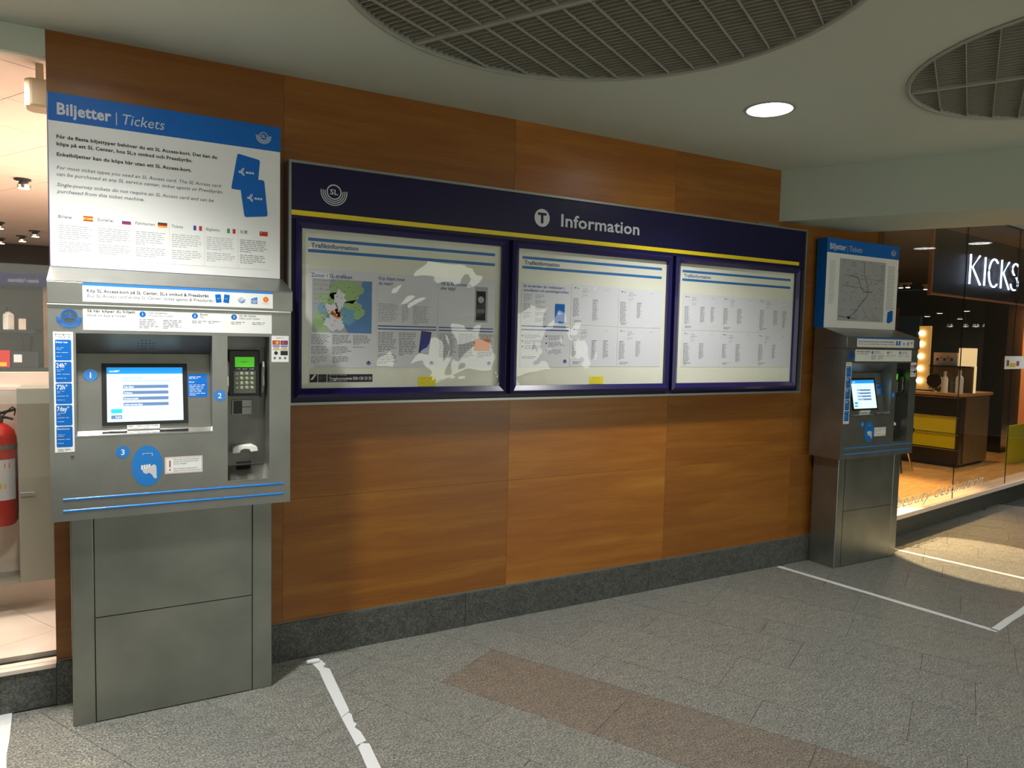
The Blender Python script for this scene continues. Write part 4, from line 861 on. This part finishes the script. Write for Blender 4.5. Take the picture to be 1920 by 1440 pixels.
# speaker and ceiling spots
sp = thing('wall_speaker', 'beige loudspeaker hanging under the shop ceiling behind the left glass', 'speaker', (-.262, .45, 2.655))
mb = MB(); mb.prism([(-.042, -.05), (-.02, -.075), (.06, -.075), (.06, .06), (-.02, .06), (-.042, .03)], -.07, .055, M['beige']); mb.build('body', sp, bevel=.01)
mb = MB(); mb.box(.0, .03, -.02, .02, .0555, .134, M['beige']); mb.build('bracket', sp)
for i, (x, y_) in enumerate(((-.568, 3.54), (-.94, 7.9), (-1.22, 8.4), (-1.05, 6.6), (-.75, 7.2))):
    t = thing('ceiling_spot', ['nearest silver ceiling spot in the left shop', 'small silver ceiling spot far back in the left shop, second from the end', 'small silver ceiling spot farthest back in the left shop', 'small silver ceiling spot midway back in the left shop',
              'small silver ceiling spot far back in the left shop near the machine sign'][i], 'ceiling light', (x, y_, 2.789), group='spots in the left shop ceiling')
    mb = MB(); mb.lathe([(0, 0), (.06, 0), (.06, -.012), (0, -.012)], (0, 0, 0), M['black'], 20); mb.build('base', t)
    mb = MB(); mb.lathe([(0, -.0125), (.025, -.0125), (.05, -.05), (.045, -.075), (0, -.07)], (.01, 0, 0), M['chrome'], 20); mb.build('shade', t, smooth=True)
    mb = MB(); mb.lathe([(0, -.0765), (.04, -.0765)], (.01, 0, 0), M['spark'], 16); mb.build('bulb', t)

# ================================================================ SHOP ON THE RIGHT
def shopthing(name, label, cat, a, b, z, group=None): return thing(name, label, cat, shop(a, b, z), SROT, group)
def sstruct(mb, name): o = struct(mb.build(name)); o.location = SO; o.rotation_euler = (0, 0, SROT); return o
mb = MB(); mb.box(.012, 10.5, .05, .16, 0, .185, M['plinth']); bbp = sstruct(mb, 'baseboard_right')
mb = MB(); mb.box(.012, 10.5, -.03, .16, .1855, .222, M['shopwall']); sstruct(mb, 'trim_4')
mb = MB(); mb.box(.012, 10.5, .161, 7, .08, .20, M['warmfloor']); sstruct(mb, 'floor_shop')
mb = MB(); mb.box(.012, 10.5, -.0, 7, 2.801, 2.85, M['darkshop']); sstruct(mb, 'ceiling_shop')
mb = MB(); mb.box(.012, 10.5, 7.01, 7.1, .2, 2.8, M['darkshop']); mb.box(10.51, 10.6, .0, 7.1, .0, 2.8, M['darkshop']); mb.box(-.05, .01, .2, 7.1, .0, 2.8, M['darkshop']); sstruct(mb, 'wall_shop')
cuts = [.012, 1.575, 2.86, 4.2, 5.6, 7.0, 8.4, 10.5]
for i in range(7):
    mb = MB(); mb.box(cuts[i]+.003, cuts[i+1]-.003, 0, .010, .2225, 2.799, M['glass']); o = sstruct(mb, f'window_{i+2}')
    if i: 
        e = MB(); e.box(cuts[i]-.0025, cuts[i]+.0025, .001, .009, .2225, 2.799, M['gap']); e.build('edge_seal', o)
# handwriting on the glass
mb = MB(); T(mb, 'beauty destination', .42, 0, .10, 0, M['letter'], w=1.85, shear=.45)
tag(mb.build('glass_lettering', loc=shop(0, -.002, .265)), 'pale slanted handwriting beauty destination low on the shop glass', 'lettering').rotation_euler = (0, radians(-0.6), SROT)
wd_ = shopthing('glass_decal', 'pale horizontal decal on the shop glass at the right edge', 'decal', 2.63, -.0015, 1.40)
mb = MB(); mb.box(0, .9, 0, .001, 0, .13, M['white']); mb.build('band', wd_)
mb = MB(); mb.q(.05, .12, .03, .09, -.0004, M['redwall']); mb.q(.14, .30, .02, .06, -.0004, M['gold']); mb.q(.32, .4, .03, .08, -.0004, M['magenta']); mb.build('print', wd_)
# neon sign on a dark hanging panel
ns = shopthing('neon_sign', 'blue-white neon sign reading KICKS on a dark panel behind the shop glass', 'neon sign', 0, 0, 0)
mb = MB(); mb.box(1.16, 3.9, .115, .135, 2.085, 2.66, M['matte']); mb.build('panel', ns)
mb = MB(); mb.box(1.135, 1.1595, .11, .14, 2.06, 2.66, M['orangewood']); mb.box(1.16, 3.9, .11, .14, 2.068, 2.084, M['orangewood']); mb.build('edge_trim', ns)
mb = MB()
for x in (1.4, 3.6): mb.tube([(x, .125, 2.661), (x, .125, 2.80)], .006, M['alu'])
mb.build('hanger', ns)
def V3(pts): return [(x, .08, z) for x, z in pts]
LET = {'K': [[(1.86, 2.475), (1.93, 2.195)][::1]], }
def neon(paths, nme='letter'):
    mb = MB()
    for p_ in paths: mb.tube(V3(p_), .0085, M['neon'])
    mb.build(nme, ns, smooth=True)
def arcp(cx, cz, rx, rz, a0, a1, n=12): return [(cx+rx*cos(radians(a0+(a1-a0)*i/n)), cz+rz*sin(radians(a0+(a1-a0)*i/n))) for i in range(n+1)]
neon([[(1.87, 2.475), (1.87, 2.20)], [(2.08, 2.475), (1.92, 2.36), (2.12, 2.205)]])
neon([[(2.22, 2.475), (2.22, 2.205)]])
neon([arcp(2.45, 2.34, .13, .135, 50, 310, 16)])
neon([[(2.64, 2.485), (2.64, 2.205)], [(2.83, 2.475), (2.69, 2.36), (2.86, 2.205)]])
neon([arcp(3.02, 2.415, .085, .06, 40, 250, 10), arcp(3.0, 2.275, .10, .07, 60, -20, 6), arcp(3.0, 2.275, .10, .07, 190, 290, 6)])
mb = MB(); 
for x, z in ((1.9, 2.3), (2.22, 2.35), (2.4, 2.25), (2.66, 2.3), (3.0, 2.3)): mb.tube([(x, .09, z), (x, .114, z)], .004, M['alu'], 6)
mb.build('tube_support', ns)
# counter with drawers
ct = shopthing('counter', 'black drawer counter with wooden top standing in the warm shop window', 'counter', 0, 0, 0)
c0, c1, d0, d1, zf, zt = 3.59, 4.42, .72, 1.60, .2005, 1.035
mb = MB(); mb.box(c0, c1, d0, d1, zf+.03, zt, M['darkgloss']); mb.box(c0+.03, c1-.03, d0+.03, d1-.03, zf, zf+.0299, M['black']); mb.build('body', ct)
mb = MB(); mb.box(c0+.12, c1-.02, d0-.012, d0-.0005, zf+.04, zt-.002, M['brownlac']); mb.build('side_panel', ct)
mb = MB(); mb.box(c0-.03, c1+.03, d0-.03, d1+.03, zt+.0005, zt+.035, M['counter']); mb.build('worktop', ct, bevel=.003)
zz = [zf+.04, .42, .60, .80, zt-.004]
for i in range(4):
    mb = MB(); mb.box(c0-.014, c0-.0005, d0+.03, d1-.02, zz[i]+.003, zz[i+1]-.003, M['darkgloss' if i in (0, 3) else 'ypanel']); dr = mb.build('drawer', ct)
    mb = MB(); mb.tube([(c0-.03, d0-.0, zz[i+1]-.012), (c0-.03, d1-.1, zz[i+1]-.012)], .005, M['chrome']); mb.build('handle', dr, smooth=True)
# things on the counter
TZ = zt+.0355
def on(name, label, cat, a, b, z=TZ, **k): return shopthing(name, label, cat, a, b, z, **k)
vm = on('vanity_mirror', 'tall vanity light frame with glowing round bulbs standing on the counter', 'mirror', 3.80, 1.24)
mb = MB(); mb.box(-.02, .02, -.065, .07, .0, .79, M['amber']); mb.build('frame', vm, bevel=.004)
mb = MB(); mb.box(-.06, .06, -.08, .085, -.0, .012, M['black']); mb.build('foot', vm)
for z in (.12, .27, .42, .57, .70):
    mb = MB(); prof = [(0, -.032)]+[(.032*cos(radians(a)), .032*sin(radians(a))) for a in range(-75, 90, 15)]+[(0, .032)]
    mb.lathe(prof, (-.04, .03, z), M['bulb'], 14); mb.build('bulb', vm, smooth=True)
rs = on('display_riser', 'dark display riser with a lit cream panel on the shop counter', 'display stand', 3.9, .93)
mb = MB(); mb.box(-.0, .02, -.21, .24, .0, .30, M['brownlac']); mb.box(-.12, .02, -.21, .24, .3005, .315, M['darkgloss']); mb.build('back_panel', rs)
mb = MB(); mb.box(-.01, .01, -.23, -.04, .3155, .53, M['litbox']); mb.box(-.005, .02, -.232, -.2125, .0, .315, M['litbox']); mb.build('lit_panel', rs)
mb = MB(); mb.box(-.01, .01, -.03, .24, .3155, .47, M['paper']); mb.build('picture_card', rs)
mb = MB()
for k in range(5): mb.add([(-.0105, .02+k*.04+dx, .37+dz+.02*(k % 2)) for dx, dz in ((0, 0), (.03, 0), (.03, .035), (0, .035))], [(0, 1, 2, 3)], M['orange' if k % 2 else 'frblue'])
mb.build('print', rs)
bottle('pump_bottle', shop(3.64, .93, TZ), .035, .25, 'ivory', 'white pump bottle beside the round mirror on the shop counter')
bottle('pump_bottle', shop(3.72, .80, TZ), .040, .27, 'ivory', 'tallest white bottle near the front edge of the shop counter')
bottle('small_bottle', shop(3.74, .875, TZ), .028, .17, 'teal', 'small dark clear bottle between two white bottles on the shop counter', cap='darkgloss')
rm = on('round_mirror', 'round silver tabletop mirror on the shop counter', 'mirror', 3.70, 1.07)
mb = MB(); mb.lathe([(0, -.006), (.085, -.006), (.092, 0), (.085, .006), (0, .006)], (0, 0, .13), M['chrome'], 28, 'x'); mb.build('glass', rm, smooth=True)
mb = MB(); mb.lathe([(0, 0), (.05, 0), (.045, .01), (.008, .015), (.008, .04), (0, .04)], (0, 0, 0), M['chrome'], 20); mb.build('foot', rm, smooth=True)
# yellow display cards, columns and backdrop
yp = shopthing('yellow_poster', 'plain yellow poster board behind the shop glass at the right edge', 'poster', 4.45, .50, .2005)
mb = MB(); mb.box(0, 1.1, 0, .02, .0, .47, M['ypanel']); mb.build('board', yp)
mb = MB(); mb.box(.1, .16, -.002, -.0003, .06, .2, M['gold']); mb.build('sticker', yp)
def block(name, label, cat, a0, a1, b0, b1, z0, z1, m, tr=None):
    t = shopthing(name, label, cat, (a0+a1)/2, (b0+b1)/2, z0)
    mb = MB(((a0+a1)/2, (b0+b1)/2, z0)); mb.box(a0, a1, b0, b1, z0, z1, M[m]); mb.build('panel', t, bevel=.004)
    mb = MB(((a0+a1)/2, (b0+b1)/2, z0)); mb.box(a0-.006, a1+.006, b0-.006, b1+.006, z0, z0+.03, M[tr or 'black']); mb.build('base_strip', t)
block('black_column', 'glossy black column rising behind the shop counter', 'column', 5.5, 6.1, .92, 1.20, .2005, 2.79, 'darkgloss')
block('wood_partition', 'orange wooden upright panel at the right edge of the shop window', 'panel', 7.2, 7.3, .62, 1.38, .2005, 2.35, 'orangewood')
block('red_partition', 'red-brown wall panel far inside the shop behind the far ticket machine', 'panel', 7.9, 8.0, 3.45, 3.95, .2005, 2.3, 'redwall')
block('blue_partition', 'dim blue upright panel far inside the shop beside the red-brown one', 'panel', 7.9, 8.0, 3.05, 3.42, .2005, 2.15, 'teal')
# stool
so = shopthing('bar_stool', 'dark stool with thin legs on the warm shop floor left of the counter', 'stool', 2.75, 1.05, .2005)
mb = MB(); mb.lathe([(0, .45), (.17, .45), (.18, .47), (.17, .50), (0, .51)], (0, 0, 0), M['black'], 24); mb.build('seat', so, smooth=True)
for k in range(4):
    a = pi/4+k*pi/2; mb = MB(); mb.tube([(.06*cos(a), .06*sin(a), .449), (.19*cos(a), .19*sin(a), .005)], .009, M['chrome']); mb.build('leg', so)
# far spots
rn = random.Random(3)
spots = [(9.5, 3.6, 2.2), (9.3, 3.3, 2.25), (9.6, 3.05, 2.15), (9.2, 2.8, 2.28), (9.7, 2.6, 2.12), (9.4, 2.4, 2.2), (9.1, 2.2, 2.3), (9.6, 2.0, 2.1), (9.4, 1.8, 2.22), (9.2, 3.9, 2.0), (9.3, 3.1, 2.0), (9.35, 2.86, 2.0), (9.4, 2.7, 2.0), (9.3, 2.5, 2.0), (9.5, 2.3, 1.98)]
for i, (a, b, z) in enumerate(spots):
    t = shopthing('pendant_spot', 'tiny glowing pendant spot deep inside the dark shop on the right', 'ceiling light', a, b, z, group='tiny pendant spots deep in the right shop')
    mb = MB(); mb.tube([(0, 0, .05), (0, 0, 2.80-z)], .004, M['black'], 5); mb.build('cord', t)
    mb = MB(); mb.lathe([(0, .05), (.04, .05), (.062, .0)], (0, 0, 0), M['alu'], 12); mb.build('shade', t, smooth=True)
    mb = MB(); mb.lathe([(0, .002), (.056, .002)], (0, 0, 0), M['spark'], 12); mb.build('bulb', t)
for i, (b0, b1, z, n_) in enumerate(((2.62, 3.05, 2.60, 4), (2.05, 2.45, 2.56, 4))):  # glowing rails added as reflections of concourse fixtures in the glass
    t = shopthing('track_light', ['white track light with bright lamps inside the right shop, nearer the far machine sign', 'white track light with bright lamps inside the right shop, nearer the neon sign'][i], 'ceiling light', 6.5, b0, z)
    mb = MB(); mb.box(-.02, .02, 0, b1-b0, 0, .03, M['ivory']); mb.tube([(0, (b1-b0)/2, .03), (0, (b1-b0)/2, 2.80-z)], .008, M['ivory']); mb.build('rail', t)
    for k in range(n_):
        yk = (b1-b0)*(k+.5)/n_; mb = MB(); mb.lathe([(0, 0), (.02, 0), (.035, -.05), (.03, -.05)], (0, yk, -.001), M['ivory'], 12); mb.build('shade', t, smooth=True)
        mb = MB(); mb.lathe([(0, -.045), (.032, -.050)], (0, yk, -.003), M['spark'], 12); mb.build('bulb', t)
print('tiles', nt, 'objects', len(C.objects))
